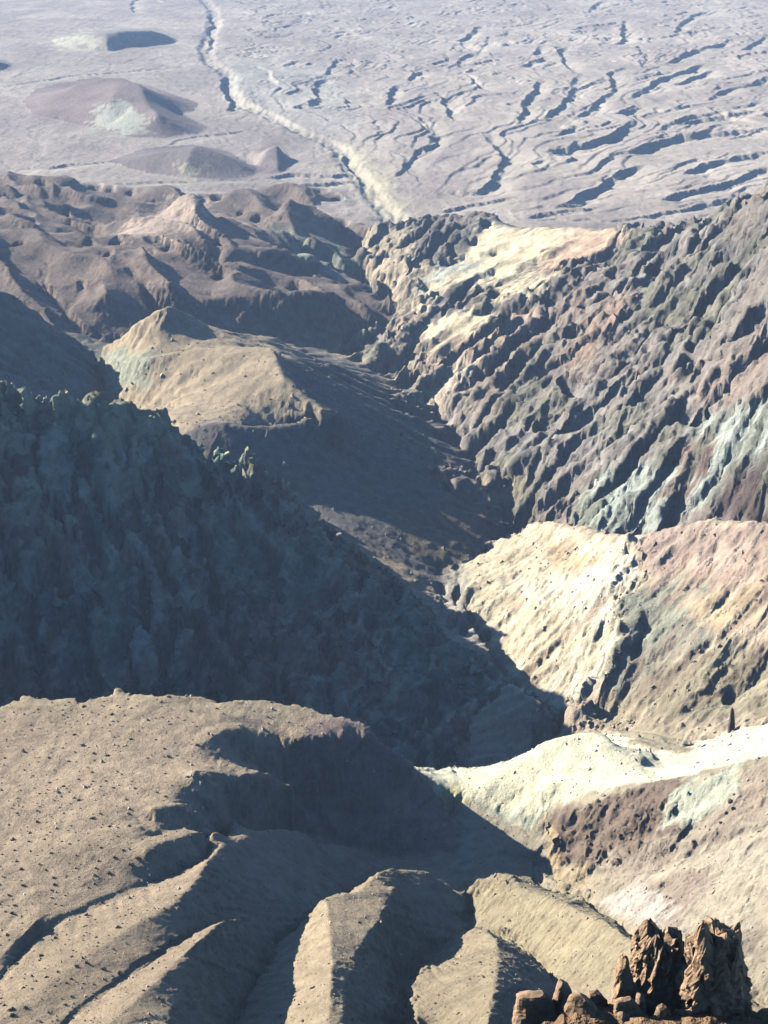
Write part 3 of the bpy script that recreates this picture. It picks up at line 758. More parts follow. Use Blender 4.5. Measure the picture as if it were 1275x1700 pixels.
# cream hill and the hills to its right
paint('Y', [(740,1400),(770,1330),(920,1215),(1100,1270),(1275,1195),(1300,1260),(1150,1290),(1080,1310),(920,1390)], srgb(244,236,198), .9)
paint('Y', [(1100,1275),(1200,1220),(1300,1190),(1300,1250),(1160,1290)], srgb(238,228,200), .7)
paint('YPB', [(720,1380),(800,1340),(930,1370),(920,1450),(800,1480),(740,1450)], srgb(168,174,152), .8)
paint('Y', [(720,1295),(770,1310),(770,1350),(730,1350)], srgb(206,196,130), .8, 6)
paint('EYH', [(915,1365),(960,1340),(1080,1305),(1180,1310),(1150,1390),(1040,1430),(960,1440),(925,1420)], brownp, .97, 8)
paint('EY', [(1120,1330),(1160,1300),(1240,1270),(1230,1320),(1170,1370),(1110,1375)], srgb(204,206,178), .85, 10)
paint('E', [(1150,1385),(1230,1300),(1300,1260),(1300,1330),(1180,1390)], srgb(176,156,134), .8, 10)
paint('E', [(1000,1430),(1300,1340),(1300,1600),(1100,1600),(1000,1480)], srgb(192,178,152), .75, 14)
paint('E', [(980,1470),(1130,1440),(1260,1400),(1200,1480),(1140,1550),(1050,1540)], srgb(166,150,124), .6, 16, patch + .1)
paint('E', [(990,1445),(1090,1415),(1200,1375),(1275,1340),(1275,1362),(1190,1402),(1100,1442),(1010,1462)], srgb(158,142,122), .8, 10)
paint('E', [(1050,1480),(1120,1455),(1180,1450),(1150,1500),(1110,1540),(1060,1520)], srgb(160,140,122), .75, 12)
paint('E', [(1150,1560),(1200,1540),(1275,1530),(1275,1580),(1180,1600)], srgb(150,134,114), .7, 12)
paint('E', [(1180,1420),(1275,1390),(1275,1450),(1200,1460)], srgb(190,178,154), .6, 12)
paint('ED', [(985,1490),(1060,1470),(1120,1500),(1065,1545)], srgb(208,194,176), .9, 10)
paint('E', [(915,1370),(935,1380),(935,1440),(915,1450)], srgb(220,190,140), .7, 6)
paint('ED', [(930,1430),(985,1440),(980,1470),(920,1480)], srgb(200,176,136), .7, 8)
# big left ridge: green grey with brown and teal patches
LL = [(-400,500),(1000,500),(1000,1300),(-400,1300)]
paint('L', LL, srgb(108,124,106), .7, 8, patch * 1.4 - .1)
paint('L', LL, srgb(122,104,86), .7, 8, -patch * 1.4 - .2)
paint('L', LL, srgb(92,96,92), .6, 8, streak * 1.3 - .2)
crg = fbm(*rot(VX, VY, math.radians(75), 26, 8), 5)
paint('L', LL, srgb(72,62,52), .85, 8, crg * 1.2 - .18)
paint('L', LL, srgb(176,176,148), .6, 8, -crg * 1.2 - .22)
paint('L', LL, srgb(104,146,130), .6, 8, patch + crg * .6 - .3)
paint('L', LL, srgb(150,112,80), .6, 8, -patch + fbm(VX / 11, VY / 9, 3) * .8 - .55)
paint('L', [(-50,620),(200,660),(280,680),(330,730),(200,720),(60,700),(-50,700)], srgb(160,160,124), .6, 14)
# knoll
paint('K', [(165,590),(210,585),(265,590),(250,640),(200,650),(170,620)], srgb(166,170,146), .8, 8)
paint('K', [(465,575),(560,590),(700,680),(860,850),(860,900),(720,970),(560,880),(300,725),(360,705),(545,690),(480,640)], srgb(118,114,108), .9, 10)  # long right slope painted darker to deepen its shade
paint('K', [(640,860),(830,840),(830,920),(720,950)], srgb(140,124,98), .8, 10)
paint('T', [(188,392),(235,360),(300,322),(345,330),(345,388),(260,404)], srgb(190,168,146), .9, 6)  # ridge painted paler, standing in for sunlight on it
paint('T', [(90,400),(300,405),(330,470),(180,492),(130,495)], srgb(150,130,112), .6, 10)
paint('T', [(440,380),(560,400),(620,470),(540,450)], srgb(140,150,128), .7, 10)
# cliff of the plateau
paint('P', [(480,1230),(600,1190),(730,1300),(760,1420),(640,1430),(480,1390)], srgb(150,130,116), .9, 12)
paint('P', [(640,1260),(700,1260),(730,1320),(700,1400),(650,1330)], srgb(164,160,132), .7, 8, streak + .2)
paint('P', [(-50,1130),(300,1140),(620,1190),(560,1200),(200,1170),(-50,1190)], srgb(186,168,134), .7, 8)
# fan: lilac grey pavement, paler channel beds
fcol = np.clip(0.5 + 0.9 * fbm(VX / 130, VY / 260, 4), 0, 1)[..., None]
fm = fanv[..., None] * 0.75
Cc = Cc * (1 - fm) + fm * (srgb(170,154,140) * (1 - fcol) + srgb(200,184,162) * fcol)
bm = (bed.reshape(VX.shape) * fanv)[..., None]
Cc = Cc * (1 - bm * .85) + bm * .8 * srgb(206,196,172)
paint(['fan'], [(555,235),(600,250),(655,290),(680,340),(670,365),(640,365),(610,320),(570,270)], srgb(204,192,160), .8, 14)
paint(['fan'], [(370,100),(450,90),(560,120),(600,200),(560,235),(470,200),(380,150)], srgb(188,182,166), .6, 20)
hm = VHILL > 0
for hk, cc in ((1, srgb(150,132,122)), (2, srgb(140,128,120)), (3, srgb(168,158,142)), (4, srgb(130,120,116)), (5, srgb(164,148,136))):
    Cc[VHILL == hk] = cc
paint(['fan'], [(150,215),(165,175),(195,165),(225,190),(255,190),(240,222),(200,222)], srgb(198,196,172), .9, 8)
paint(['fan'], [(290,290),(300,272),(330,275),(325,296)], srgb(196,186,150), .8, 8)
paint(['fan'], [(80,70),(120,56),(160,60),(160,80),(110,78)], srgb(206,200,170), .8, 6)
# desert varnish and dust: broad, soft variation
tone = 1 + 0.16 * fbm(VX / 90 + 4, VY / 120, 5) + 0.07 * perlin(VX / 4, VY / 4)
Cc = np.clip(Cc * tone[..., None], 0.01, 0.85)
print('colour', round(time.time() - T0, 1))

# ------------------------------------------------------------------ materials
def land_material(name, s_big, s_fine, bump_d, var=0.22):
    m = bpy.data.materials.new(name); m.use_nodes = True
    t = m.node_tree; n = t.nodes; b = n['Principled BSDF']
    b.inputs['Roughness'].default_value = 0.95
    b.inputs['Specular IOR Level'].default_value = 0.12
    at = n.new('ShaderNodeAttribute'); at.attribute_name = 'Col'
    geo = n.new('ShaderNodeNewGeometry')
    nz = n.new('ShaderNodeTexNoise'); nz.inputs['Scale'].default_value = s_big; nz.inputs['Detail'].default_value = 8; nz.inputs['Roughness'].default_value = .68
    n2 = n.new('ShaderNodeTexNoise'); n2.inputs['Scale'].default_value = s_fine; n2.inputs['Detail'].default_value = 6; n2.inputs['Roughness'].default_value = .7
    t.links.new(geo.outputs['Position'], nz.inputs['Vector']); t.links.new(geo.outputs['Position'], n2.inputs['Vector'])
    mp = n.new('ShaderNodeMapRange'); mp.inputs['From Min'].default_value = .28; mp.inputs['From Max'].default_value = .72
    mp.inputs['To Min'].default_value = 1 - var; mp.inputs['To Max'].default_value = 1 + var
    t.links.new(nz.outputs['Fac'], mp.inputs['Value'])
    mul = n.new('ShaderNodeVectorMath'); mul.operation = 'SCALE'
    t.links.new(at.outputs['Color'], mul.inputs[0]); t.links.new(mp.outputs[0], mul.inputs['Scale'])
    t.links.new(mul.outputs[0], b.inputs['Base Color'])
    bp = n.new('ShaderNodeBump'); bp.inputs['Strength'].default_value = 0.9; bp.inputs['Distance'].default_value = bump_d
    t.links.new(n2.outputs['Fac'], bp.inputs['Height']); t.links.new(bp.outputs[0], b.inputs['Normal'])
    return m
MAT_FAN = land_material('fan gravel', 0.03, 0.12, 2.2, .2)
MAT_ROCK = land_material('layered rock', 0.08, 0.3, 1.8, .42)
MAT_SOFT = land_material('dusty clay slope', 0.2, 1.1, 0.95, .3)

# ------------------------------------------------------------------ land meshes, one for each landform
verts = np.stack([VX, VY, VZ + CAMZ], -1).reshape(-1, 3)
idx = np.arange(nR * nT).reshape(nR, nT)
quads = np.stack([idx[:-1, :-1], idx[:-1, 1:], idx[1:, 1:], idx[1:, :-1]], -1).reshape(-1, 4)
# smooth normals over the whole land, so that the seams between landforms do not show
gR = np.stack([np.gradient(VX, axis=0), np.gradient(VY, axis=0), np.gradient(VZ, axis=0)], -1)
gT = np.stack([np.gradient(VX, axis=1), np.gradient(VY, axis=1), np.gradient(VZ, axis=1)], -1)
NV = np.cross(gT, gR); NV /= np.linalg.norm(NV, axis=-1, keepdims=True) + 1e-12
NV = NV.reshape(-1, 3)
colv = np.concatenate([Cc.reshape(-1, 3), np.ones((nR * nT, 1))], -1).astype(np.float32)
fl = VL.reshape(-1).astype(int) * 10
fl[(VL == REGION['fan']).ravel() & (VHILL.ravel() > 0)] = 200 + VHILL.ravel()[(VL == REGION['fan']).ravel() & (VHILL.ravel() > 0)]
fl[(fl == 150) & (wash_d < 11)] = 220
qlab = fl[quads[:, 0]]
NAMES = {10: ('plateau', MAT_SOFT, 'tan plateau dotted with shrubs, ending in a shaded fluted cliff'),
         20: ('gullied_ridge', MAT_SOFT, 'rounded tan ridges between gullies running off the plateau'),
         30: ('clay_spur', MAT_SOFT, 'sunlit smooth clay spur with a shaded right flank'),
         40: ('clay_hill', MAT_SOFT, 'small tan hill beside the dark gully'),
         50: ('rilled_ridge', MAT_SOFT, 'pale ridge with fine rills and a rocky tip'),
         60: ('badland_hill', MAT_SOFT, 'brown and pale badland hills above the cream hill foot'),
         70: ('cream_hill', MAT_SOFT, 'bright cream hill with a jagged crest'),
         80: ('striped_hillside', MAT_ROCK, 'cream, green and mauve hillside with a jagged pale spine'),
         90: ('canyon_wall', MAT_ROCK, 'craggy sunlit canyon wall with cream, orange and mint beds'),
         100: ('rocky_ridge', MAT_ROCK, 'large shaded rocky ridge with green tints'),
         110: ('knoll', MAT_SOFT, 'sunlit brown knoll with a long shaded slope'),
         120: ('mountain_slope', MAT_ROCK, 'shaded mountain slope behind the rocky ridge'),
         130: ('badlands', MAT_ROCK, 'shaded terraces and badlands before the alluvial fan'),
         140: ('viewpoint_slope', MAT_ROCK, 'steep brown slope below the pinnacles'),
         150: ('alluvial_fan', MAT_FAN, 'lilac grey alluvial fan cut by many small gullies'),
         220: ('dry_wash', MAT_FAN, 'pale winding dry wash crossing the fan')}
HL = ['large dome hill with a pale gully on the fan', 'low dark hill next to the badlands', 'low hill with a pale left end far out on the fan', 'dark hill beyond the plain', 'small sharp hillock beside the wash']
for hk in range(5): NAMES[201 + hk] = ('hill', MAT_FAN, HL[hk])
for lb, (nm, mt, ds) in NAMES.items():
    q = quads[qlab == lb]
    if len(q) == 0: continue
    used, inv = np.unique(q.ravel(), return_inverse=True)
    me = bpy.data.meshes.new(nm)
    nq = len(q)
    me.vertices.add(len(used)); me.vertices.foreach_set('co', verts[used].astype(np.float32).ravel())
    me.loops.add(nq * 4); me.loops.foreach_set('vertex_index', inv.astype(np.int32))
    me.polygons.add(nq); me.polygons.foreach_set('loop_start', np.arange(0, nq * 4, 4, dtype=np.int32))
    me.polygons.foreach_set('use_smooth', np.ones(nq, bool))
    me.update(calc_edges=True)
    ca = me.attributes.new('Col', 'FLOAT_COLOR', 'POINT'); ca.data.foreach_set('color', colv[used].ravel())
    me.normals_split_custom_set_from_vertices(NV[used])
    me.materials.append(mt)
    ob = bpy.data.objects.new(nm, me); COL.objects.link(ob)
    ob['kind'] = 'structure'; ob['label'] = ds
print('land', round(time.time() - T0, 1), len(quads) * 2, 'tris')

def ground_z(x, y):
    """height of the land at a plan position (relative to the view point)"""
    r = math.hypot(x, y); th = math.atan2(x, y)
    i = int(np.clip(np.searchsorted(RV, r) - 1, 0, nR - 2)); j = int(np.clip(np.searchsorted(TH, th) - 1, 0, nT - 2))
    a = (r - RV[i]) / (RV[i + 1] - RV[i]); b = (th - TH[j]) / (TH[j + 1] - TH[j])
    return float(VZ[i, j] * (1 - a) * (1 - b) + VZ[i + 1, j] * a * (1 - b) + VZ[i, j + 1] * (1 - a) * b + VZ[i + 1, j + 1] * a * b)

def hit(u, v, rmin=180.0):
    """first point of the land met in the direction of photo pixel u, v"""
    a = (u - 637.5) / F; d = (v - 850.0) / F
    dy = cP - d * sP; dz = -sP - d * cP
    y = rmin
    while y < 4500:
        x = a * y / dy; z = dz * y / dy
        if ground_z(x, y) >= z: return (x, y, ground_z(x, y))
        y *= 1.0012
    return None


# ------------------------------------------------------------------ rocks, pinnacles, shrubs
from mathutils import noise as mn
def simple_mat(name, col, var=.3, scale=1.5, bump=.25, bscale=3.0):
    m = bpy.data.materials.new(name); m.use_nodes = True
    t = m.node_tree; n = t.nodes; b = n['Principled BSDF']
    b.inputs['Roughness'].default_value = .92; b.inputs['Specular IOR Level'].default_value = .15
    tc = n.new('ShaderNodeTexCoord')
    nz = n.new('ShaderNodeTexNoise'); nz.inputs['Scale'].default_value = scale; nz.inputs['Detail'].default_value = 9; nz.inputs['Roughness'].default_value = .7
    t.links.new(tc.outputs['Object'], nz.inputs['Vector'])
    rp = n.new('ShaderNodeValToRGB')
    rp.color_ramp.elements[0].position = .3; rp.color_ramp.elements[1].position = .72
    rp.color_ramp.elements[0].color = (*[c * (1 - var) for c in col], 1); rp.color_ramp.elements[1].color = (*[min(.9, c * (1 + var)) for c in col], 1)
    t.links.new(nz.outputs['Fac'], rp.inputs[0]); t.links.new(rp.outputs[0], b.inputs['Base Color'])
    n2 = n.new('ShaderNodeTexNoise'); n2.inputs['Scale'].default_value = bscale; n2.inputs['Detail'].default_value = 8
    t.links.new(tc.outputs['Object'], n2.inputs['Vector'])
    bp = n.new('ShaderNodeBump'); bp.inputs['Strength'].default_value = .9; bp.inputs['Distance'].default_value = bump
    t.links.new(n2.outputs['Fac'], bp.inputs['Height']); t.links.new(bp.outputs[0], b.inputs['Normal'])
    return m
M_PIN = simple_mat('weathered brown breccia', srgb(190,156,122), .5, 1.3, .12, 5.0)
M_RUB = simple_mat('pale brown rubble', srgb(178,146,114), .4, 2.0, .1, 5.0)
M_CRESTROCK = simple_mat('olive cream crest rock', srgb(206,196,156), .3, .6, .3, 1.5)
M_DARKROCK = simple_mat('dark brown rock', srgb(118,102,88), .3, .5, .3, 1.5)
M_PALEROCK = simple_mat('pale grey boulder', srgb(198,182,152), .25, .5, .3, 1.5)
M_SHRUB = simple_mat('dry grey green shrub', (0.13, 0.12, 0.075), .35, 3.0, .02, 9.0)
M_SHRUBY = simple_mat('yellow green shrub', (0.17, 0.16, 0.05), .35, 3.0, .02, 9.0)

def link(name, me, loc, rz=0.0, scale=(1, 1, 1)):
    o = bpy.data.objects.new(name, me); COL.objects.link(o)
    o.location = loc; o.rotation_euler = (0, 0, rz); o.scale = scale
    return o
def tag(o, label, cat, group=None):
    o['label'] = label; o['category'] = cat
    if group: o['group'] = group
    return o

def rock_mesh(name, seed_, mat, sub=3, squash=.75, ang=.55):
    """angular boulder, about 1 m across, its base a little below z = 0"""
    bm = bmesh.new(); bmesh.ops.create_icosphere(bm, subdivisions=sub, radius=.5)
    rs = random.Random(seed_)
    planes = [(Vector((rs.gauss(0, 1), rs.gauss(0, 1), rs.gauss(0, .8))).normalized(), rs.uniform(.2, .38)) for _ in range(9)]
    for v in bm.verts:
        p = v.co.copy()
        for nrm, dd in planes:
            e = p.dot(nrm) - dd
            if e > 0: p -= nrm * e * .92
        p += v.co.normalized() * .05 * mn.fractal(v.co * 5 + Vector((seed_, 0, 0)), 1, 2, 4)
        v.co = Vector((p.x, p.y, p.z * squash + .22))
    me = bpy.data.meshes.new(name); bm.to_mesh(me); bm.free(); me.materials.append(mat)
    return me

def pinnacle_mesh(name, seed_, h, w, d, lean, top, mat, mid=None, na=72, nh=70):
    """tall weathered rock: stacked rings with flutes, pits and a broken top. top: half width left of the crown as share of w"""
    bm = bmesh.new(); rings = []
    for k in range(nh + 1):
        t_ = k / nh; ring = []
        prof = 1.0 - (1 - top) * t_ ** 1.15
        if t_ > .9: prof *= math.sqrt(max(0.0, 1 - ((t_ - .9) / .1) ** 2)) * .75 + .25
        for a_ in range(na):
            an = 2 * math.pi * a_ / na
            c, s_ = math.cos(an), math.sin(an)
            sq = 1 / (abs(c) ** 3.2 + abs(s_) ** 3.2) ** (1 / 3.2)       # squarish section
            x = c * sq * w / 2 * prof; y = s_ * sq * d / 2 * prof; z = t_ * h
            q = Vector((x * 1.6 + seed_ * 7.1, y * 1.6, z * .45))
            n1 = mn.ridged_multi_fractal(q * .9, .9, 2.1, 5, 1.0, 2.0) - 1.1
            n2 = mn.fractal(Vector((x * 3.5, y * 3.5 + seed_, z * 2.2)), .8, 2.1, 5)
            n3 = mn.noise(Vector((x * 1.2 + 3, y * 1.2, z * .8 + seed_)))
            r_ = 1 + .15 * n1 + .17 * n2 + .10 * n3
            x *= r_; y *= r_
            x += lean * (t_ ** 1.3) * h
            if t_ > .55:
                z += (t_ - .55) * h * .42 * (mn.noise(Vector((x * 1.5 + seed_, y * 1.5, 3.0))) + .35 * mn.noise(Vector((x * 5, y * 5, seed_))))
            ring.append(bm.verts.new((x, y, z)))
        rings.append(ring)
    for k in range(nh):
        for a_ in range(na):
            b_ = (a_ + 1) % na
            bm.faces.new((rings[k][a_], rings[k][b_], rings[k + 1][b_], rings[k + 1][a_]))
    bm.faces.new(rings[-1]); bm.faces.new(rings[0][::-1])
    me = bpy.data.meshes.new(name); bm.to_mesh(me); bm.free(); me.materials.append(mat)
    for p in me.polygons: p.use_smooth = False
    return me
def near_pos(u, v, y):
    a = (u - 637.5) / F; d_ = (v - 850.0) / F
    t_ = y / (cP - d_ * sP)
    return (a * t_, y, (-sP - d_ * cP) * t_)
PIN = [  # crown pixel, distance along the view, height, width, depth, lean, crown width share, label
 ((1098,1550), 52.6, 7.6, 3.5, 3.0, -.012, .52, 'craggy brown rock pinnacle with a pitted face, in the middle of its row'),
 ((1188,1546), 51.4, 7.6, 3.6, 3.0, -.055, .50, 'blocky brown rock pinnacle with a pale sunlit shoulder and a big shadow on it'),
 ((1034,1600), 51.6, 5.6, 1.7, 1.6, -.075, .26, 'thin pointed brown rock spike leaning beside the craggy pinnacle'),
]
for k, ((u, v), y, h, w, d_, ln, tp, lb) in enumerate(PIN):
    x, y, z = near_pos(u, v, y)
    me = pinnacle_mesh('rock_pinnacle', 3 + k * 5, h, w, d_, ln, tp, M_PIN)
    zb = min(z - h, ground_z(x, y) + .1)
    o = link('rock_pinnacle', me, (x - ln * h, y, z - h + CAMZ))
    tag(o, lb, 'rock', 'rock pinnacles in the foreground')
RUB = [(900,1688,1.5),(935,1668,1.3),(965,1690,1.3),(990,1672,.9),(1010,1690,1.1),(1045,1680,.9),(1062,1672,.8),(1078,1690,1.0),(1100,1692,.8),(1120,1698,.9),(950,1705,1.4),(1030,1706,1.2),(1145,1712,1.1),(880,1708,1.2),(1262,1705,1.2),(1240,1715,1.2)]
rub_me = [pinnacle_mesh('rubble_rock', 40 + 3 * q, .95, 1.0, .9, .12 * (q - 2), .42, M_RUB, na=30, nh=22) for q in range(5)]
for k, (u, v, sz) in enumerate(RUB):
    x, y, z = near_pos(u, v, 51.0 + .6 * math.sin(k * 2.1))
    o = link('rubble_rock', rub_me[k % 5], (x, y, z + CAMZ - sz * .55), k * 1.3, (sz * 1.5, sz, sz * 1.5))
    big = sz >= 1.2; side = 'left of the pointed spike' if u < 1012 else ('right of the blocky pinnacle' if u > 1200 else 'below the craggy pinnacle')
    lb = ('larger' if big else 'smaller') + ' angular pale brown rock in the rubble ' + side
    tag(o, lb, 'rock', lb.replace(' rock in', ' rocks in'))

def on_land(u, v, ymax=1e9, rmin=260):
    for q in range(30):
        h_ = hit(u, v + 2 * q, rmin)
        if h_ and h_[1] < ymax: return h_
    return h_
def mpp(h_): return (h_[1] * cP - h_[2] * sP) / F        # metres per photo pixel there
bo_c = [rock_mesh('crest_boulder', 60 + q, M_CRESTROCK, 3, 1.0) for q in range(5)]
CREST = [(22,634,9),(40,634,8),(52,640,7),(65,640,16),(78,652,7),(100,652,9),(111,651,9),(130,654,10),(142,658,7),(152,662,8),(90,703,9),(25,684,7),(164,676,9),(176,664,10),(190,672,7),(270,700,6)]
for k, (u, v, w) in enumerate(CREST):
    h_ = on_land(u, v + 3, 800, 560); sz = w * mpp(h_)
    o = link('crest_boulder', bo_c[k % 5], (h_[0], h_[1], h_[2] + CAMZ - .12 * sz), k * 2.1, (sz, sz, sz * 1.1))
    lb = 'largest olive cream boulder on the crest of the shaded rocky ridge' if w == 16 else ('olive cream boulder sitting just below the crest on the shaded rocky ridge face' if v > 680 else 'sunlit olive cream boulder perched on the crest of the shaded rocky ridge')
    tag(o, lb, 'boulder', 'boulders along the ridge crest')
TOW = [(332,736,12,12),(358,738,10,12),(377,746,12,9),(412,752,11,15),(441,785,10,7),(470,808,9,14),(479,812,8,16),(533,874,10,16),(498,872,6,6),(537,905,6,6)]
bo_t = [rock_mesh('rock_tower', 80 + q, M_CRESTROCK, 3, 1.5) for q in range(4)]
for k, (u, v, w, hh) in enumerate(TOW):
    h_ = on_land(u, v, 830, 560); sz = w * mpp(h_)
    o = link('rock_tower', bo_t[k % 4], (h_[0], h_[1], h_[2] + CAMZ - .1 * sz), k * 1.7, (sz, sz, hh * mpp(h_) * 1.0))
    tag(o, 'pale sunlit rock block jutting from the falling end of the shaded rocky ridge', 'rock', 'rock blocks on the ridge end')
bo_p = [rock_mesh('canyon_boulder', 100 + q, M_PALEROCK, 3, .8) for q in range(5)]
FLO = [(972,1192,12),(984,1186,13),(978,1202,10),(998,1190,10),(1006,1198,14),(1012,1184,9),(1043,1197,11),(1051,1199,9),(1028,1201,9),(1040,1210,9),(1060,1222,10),(1018,1206,8),(990,1206,9),(1187,1215,8),(1160,1251,10),(1128,1256,8),(1150,1256,7),(1170,1212,6),(1150,1178,6),(962,1200,9),(1034,1190,7)]
for k, (u, v, w) in enumerate(FLO):
    h_ = on_land(u, v + 2, 720, 520); sz = w * mpp(h_)
    o = link('canyon_boulder', bo_p[k % 5], (h_[0], h_[1], h_[2] + CAMZ - .1 * sz), k * 1.1, (sz, sz, sz))
    lb = ('larger grey boulder' if w >= 11 else 'smaller grey boulder') + (' in the rock pile at the striped hillside foot' if u < 1100 else ' on the open floor behind the cream hill')
    tag(o, lb, 'boulder', lb.replace('boulder', 'boulders'))
h_ = on_land(1137, 1238, 720, 520); sz = 22 * mpp(h_)
tag(link('canyon_boulder', rock_mesh('canyon_boulder', 131, M_PALEROCK, 4, .95), (h_[0], h_[1], h_[2] + CAMZ - .1 * sz), .5, (sz, sz, sz * .95)), 'largest pale rounded boulder standing alone on the floor behind the cream hill', 'boulder')
h_ = on_land(1214, 1212, 760, 520); sz = mpp(h_)
tag(link('rock_fin', pinnacle_mesh('rock_fin', 21, 1.0, .34, .8, -.05, .45, M_DARKROCK, na=40, nh=30), (h_[0], h_[1], h_[2] + CAMZ - 6 * sz), 0, (34 * sz, 14 * sz, 46 * sz)), 'upright dark rock fin rising from the striped hillside foot', 'rock')
h_ = on_land(806, 1058, 800, 560); sz = 30 * mpp(h_)
tag(link('dark_boulder', rock_mesh('dark_boulder', 141, M_DARKROCK, 4, .9), (h_[0], h_[1], h_[2] + CAMZ - .2 * sz), .5, (sz, sz, sz)), 'single dark boulder at the left foot of the cream slab of the hillside', 'boulder')
bo_d = [rock_mesh('dark_boulder', 150 + q, M_DARKROCK, 3, .9) for q in range(4)]
EBO = [(1030,1388,12),(1040,1393,9),(1046,1380,8),(1055,1354,9),(979,1398,8),(1036,1404,8),(1020,1378,6),(1212,1330,10),(1216,1342,8),(1205,1348,8),(1218,1318,7),(1196,1364,7),(1070,1362,6),(1000,1375,6),(1260,1258,6),(1170,1293,4),(1086,1330,5),(1044,1412,6)]
for k, (u, v, w) in enumerate(EBO):
    h_ = on_land(u, v + 3, 640, 380); sz = w * mpp(h_)
    o = link('dark_boulder', bo_d[k % 4], (h_[0], h_[1], h_[2] + CAMZ - .1 * sz), k * 1.9, (sz, sz, sz))
    lb = 'dark brown boulder ' + ('beside the mint patch on the pale badland slope' if u > 1150 else ('in the cluster at the foot of the brown rock slope' if v > 1375 else 'alone on the upper brown rock slope'))
    tag(o, lb, 'boulder', lb.replace('boulder', 'boulders'))

# shrubs of the plateau
def shrub_mesh(name, seed_, mat):
    rs = random.Random(seed_); bm = bmesh.new()
    for q in range(46):
        an = rs.uniform(0, 2 * math.pi); el = rs.uniform(.15, 1.35); ln = rs.uniform(.32, .62)
        d_ = Vector((math.cos(an) * math.cos(el), math.sin(an) * math.cos(el), math.sin(el) * .8))
        sd = d_.cross(Vector((rs.gauss(0, 1), rs.gauss(0, 1), rs.gauss(0, 1)))).normalized()
        b_ = Vector((rs.uniform(-.06, .06), rs.uniform(-.06, .06), -.05))
        w = rs.uniform(.05, .11)
        p1 = b_ + d_ * ln * .55; p2 = b_ + d_ * ln
        vs = [bm.verts.new(p) for p in (b_, p1 + sd * w, p2, p1 - sd * w)]
        bm.faces.new(vs)
        vs = [bm.verts.new(p) for p in (p1, p1 + sd.cross(d_) * w, p2 + sd * w * .5)]
        bm.faces.new(vs)
    me = bpy.data.meshes.new(name); bm.to_mesh(me); bm.free(); me.materials.append(mat)
    return me
sh_me = [shrub_mesh('shrub', 200 + q, M_SHRUB) for q in range(5)]
shy_me = [shrub_mesh('shrub', 220 + q, M_SHRUBY) for q in range(3)]
vlr = VL.ravel(); ur = U.ravel(); vr = V.ravel(); slr = slope_v.ravel()
cand = np.nonzero(np.isin(vlr, [1, 2]) & (ur > -60) & (ur < 560) & (vr > 1150) & (vr < 1720) & (slr < .42) & (Rv.ravel() > 255) & (Rv.ravel() < 520))[0]
rng.shuffle(cand)
# even over the picture as they are in the photo: weight by ground area seen, then keep them apart
placed = []
Xr, Yr, Zr = VX.ravel(), VY.ravel(), VZ.ravel()
for c in cand:
    if len(placed) >= 285: break
    u, v = ur[c], vr[c]
    keep = 1.0 if u < 330 else .45
    if rng.uniform() > keep: continue
    x, y = Xr[c], Yr[c]
    if any((x - a) ** 2 + (y - b) ** 2 < 2.6 ** 2 for a, b in placed): continue
    placed.append((x, y))
    sz = float(np.clip(rng.lognormal(.0, .38), .55, 2.1))
    yel = rng.uniform() < .08
    me = (shy_me[len(placed) % 3] if yel else sh_me[len(placed) % 5])
    o = link('shrub', me, (x, y, Zr[c] + CAMZ), rng.uniform(0, 6.28), (sz, sz, sz * .8))
    wh = 'the open top of the tan plateau' if vlr[c] == 1 else 'the rounded gullied ridges below the plateau'
    big = sz > 1.45
    lb = ('large ' if big else 'small ') + ('yellow green' if yel else 'dry grey green') + ' shrub on ' + wh
    tag(o, lb, 'shrub', lb.replace(' shrub on', ' shrubs on'))
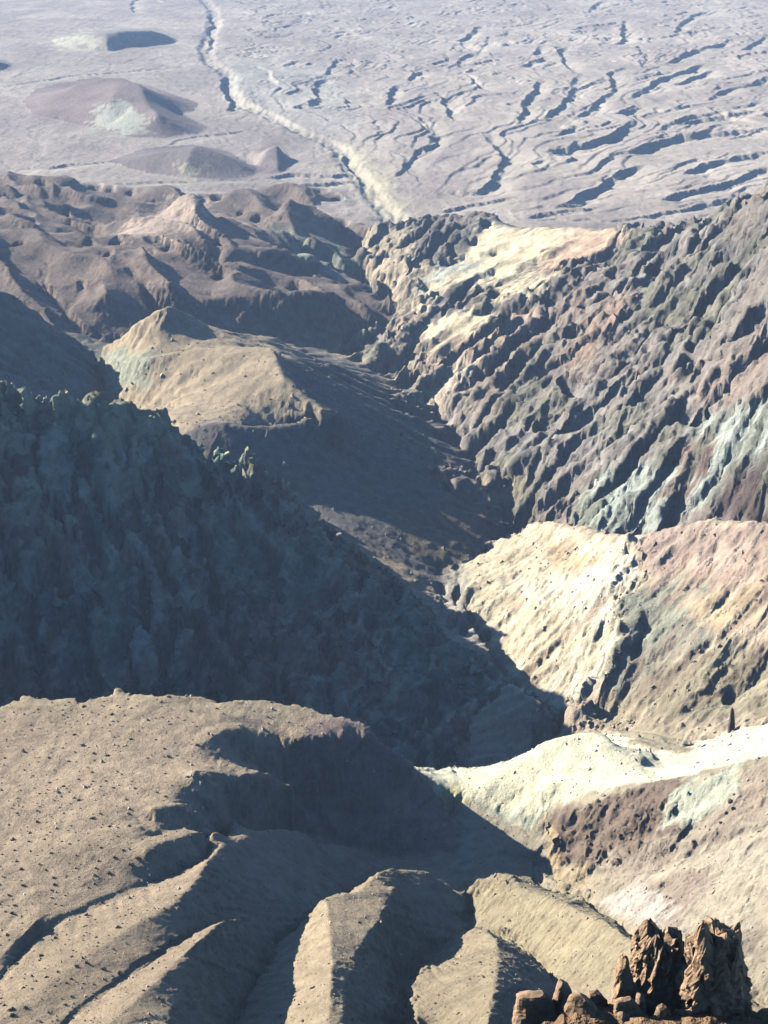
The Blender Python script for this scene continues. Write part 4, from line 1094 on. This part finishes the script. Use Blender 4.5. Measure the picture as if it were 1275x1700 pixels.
# loose stones on the slopes: too many and too small to count
cand = np.nonzero((np.isin(vlr, [1, 2, 3, 4, 5, 6, 7, 8, 11])) & (ur > -40) & (ur < 1315) & (vr > 560) & (vr < 1720) & (Rv.ravel() > 255))[0]
pick = rng.choice(cand, 9000, replace=False)
tet = np.array([(1,0,-.3),(-.5,.87,-.3),(-.5,-.87,-.3),(.3,.2,.8),(-.25,.35,.6),(.1,-.45,.55)], float)
tf = np.array([(0,1,3),(1,4,3),(1,2,4),(2,5,4),(2,0,5),(0,3,5),(3,4,5)])
n = len(pick); sz = (np.clip(rng.lognormal(-1.35, .55, n), .1, 1.3) * np.clip(Rv.ravel()[pick] / 420, .8, 2.2))[:, None, None]
an = rng.uniform(0, 6.28, n); ca, sa = np.cos(an)[:, None], np.sin(an)[:, None]
tv = np.stack([tet[None, :, 0] * ca - tet[None, :, 1] * sa, tet[None, :, 0] * sa + tet[None, :, 1] * ca, np.repeat(tet[None, :, 2], n, 0)], -1)
tv = tv * sz * rng.uniform(.7, 1.3, (n, 6, 1)) + np.stack([Xr[pick], Yr[pick], Zr[pick] + CAMZ], -1)[:, None, :]
fc = (tf[None] + 6 * np.arange(n)[:, None, None]).reshape(-1, 3)
me = bpy.data.meshes.new('loose_stones'); me.from_pydata(tv.reshape(-1, 3).tolist(), [], fc.tolist())
sc_col = np.clip(Cc.reshape(-1, 3)[pick] * rng.uniform(.8, 2.2, (n, 1)), .03, .7)
ca_ = me.attributes.new('Col', 'FLOAT_COLOR', 'POINT')
ca_.data.foreach_set('color', np.repeat(np.concatenate([sc_col, np.ones((n, 1))], -1)[:, None, :], 6, 1).astype(np.float32).ravel())
me.materials.append(MAT_SOFT)
so = bpy.data.objects.new('loose_stones', me); COL.objects.link(so); so['kind'] = 'stuff'; so['label'] = 'loose stones scattered over the slopes'
print('objects', round(time.time() - T0, 1))

# ------------------------------------------------------------------ the air: thin blue haze over the whole scene
hz = bpy.data.materials.new('thin haze'); hz.use_nodes = True
t = hz.node_tree; t.nodes.clear()
out = t.nodes.new('ShaderNodeOutputMaterial'); pv = t.nodes.new('ShaderNodeVolumePrincipled')
pv.inputs['Color'].default_value = (0.55, 0.73, 1.0, 1)
pv.inputs['Density'].default_value = HAZE
pv.inputs['Anisotropy'].default_value = 0.0
t.links.new(pv.outputs[0], out.inputs['Volume'])
bm = bmesh.new(); bmesh.ops.create_cube(bm, size=1.0)
zb = float(VZ.min()) + CAMZ - 3; zt = max(float(VZ.max()) + CAMZ, CAMZ) + 8
for v in bm.verts:
    v.co = ((v.co.x) * 11000, -60 + (v.co.y + .5) * 9400, zb if v.co.z < 0 else zt)
me = bpy.data.meshes.new('haze'); bm.to_mesh(me); bm.free()
me.materials.append(hz)
ho = bpy.data.objects.new('haze', me); COL.objects.link(ho)
ho['kind'] = 'stuff'; ho['label'] = 'thin blue haze filling the air over the valley'
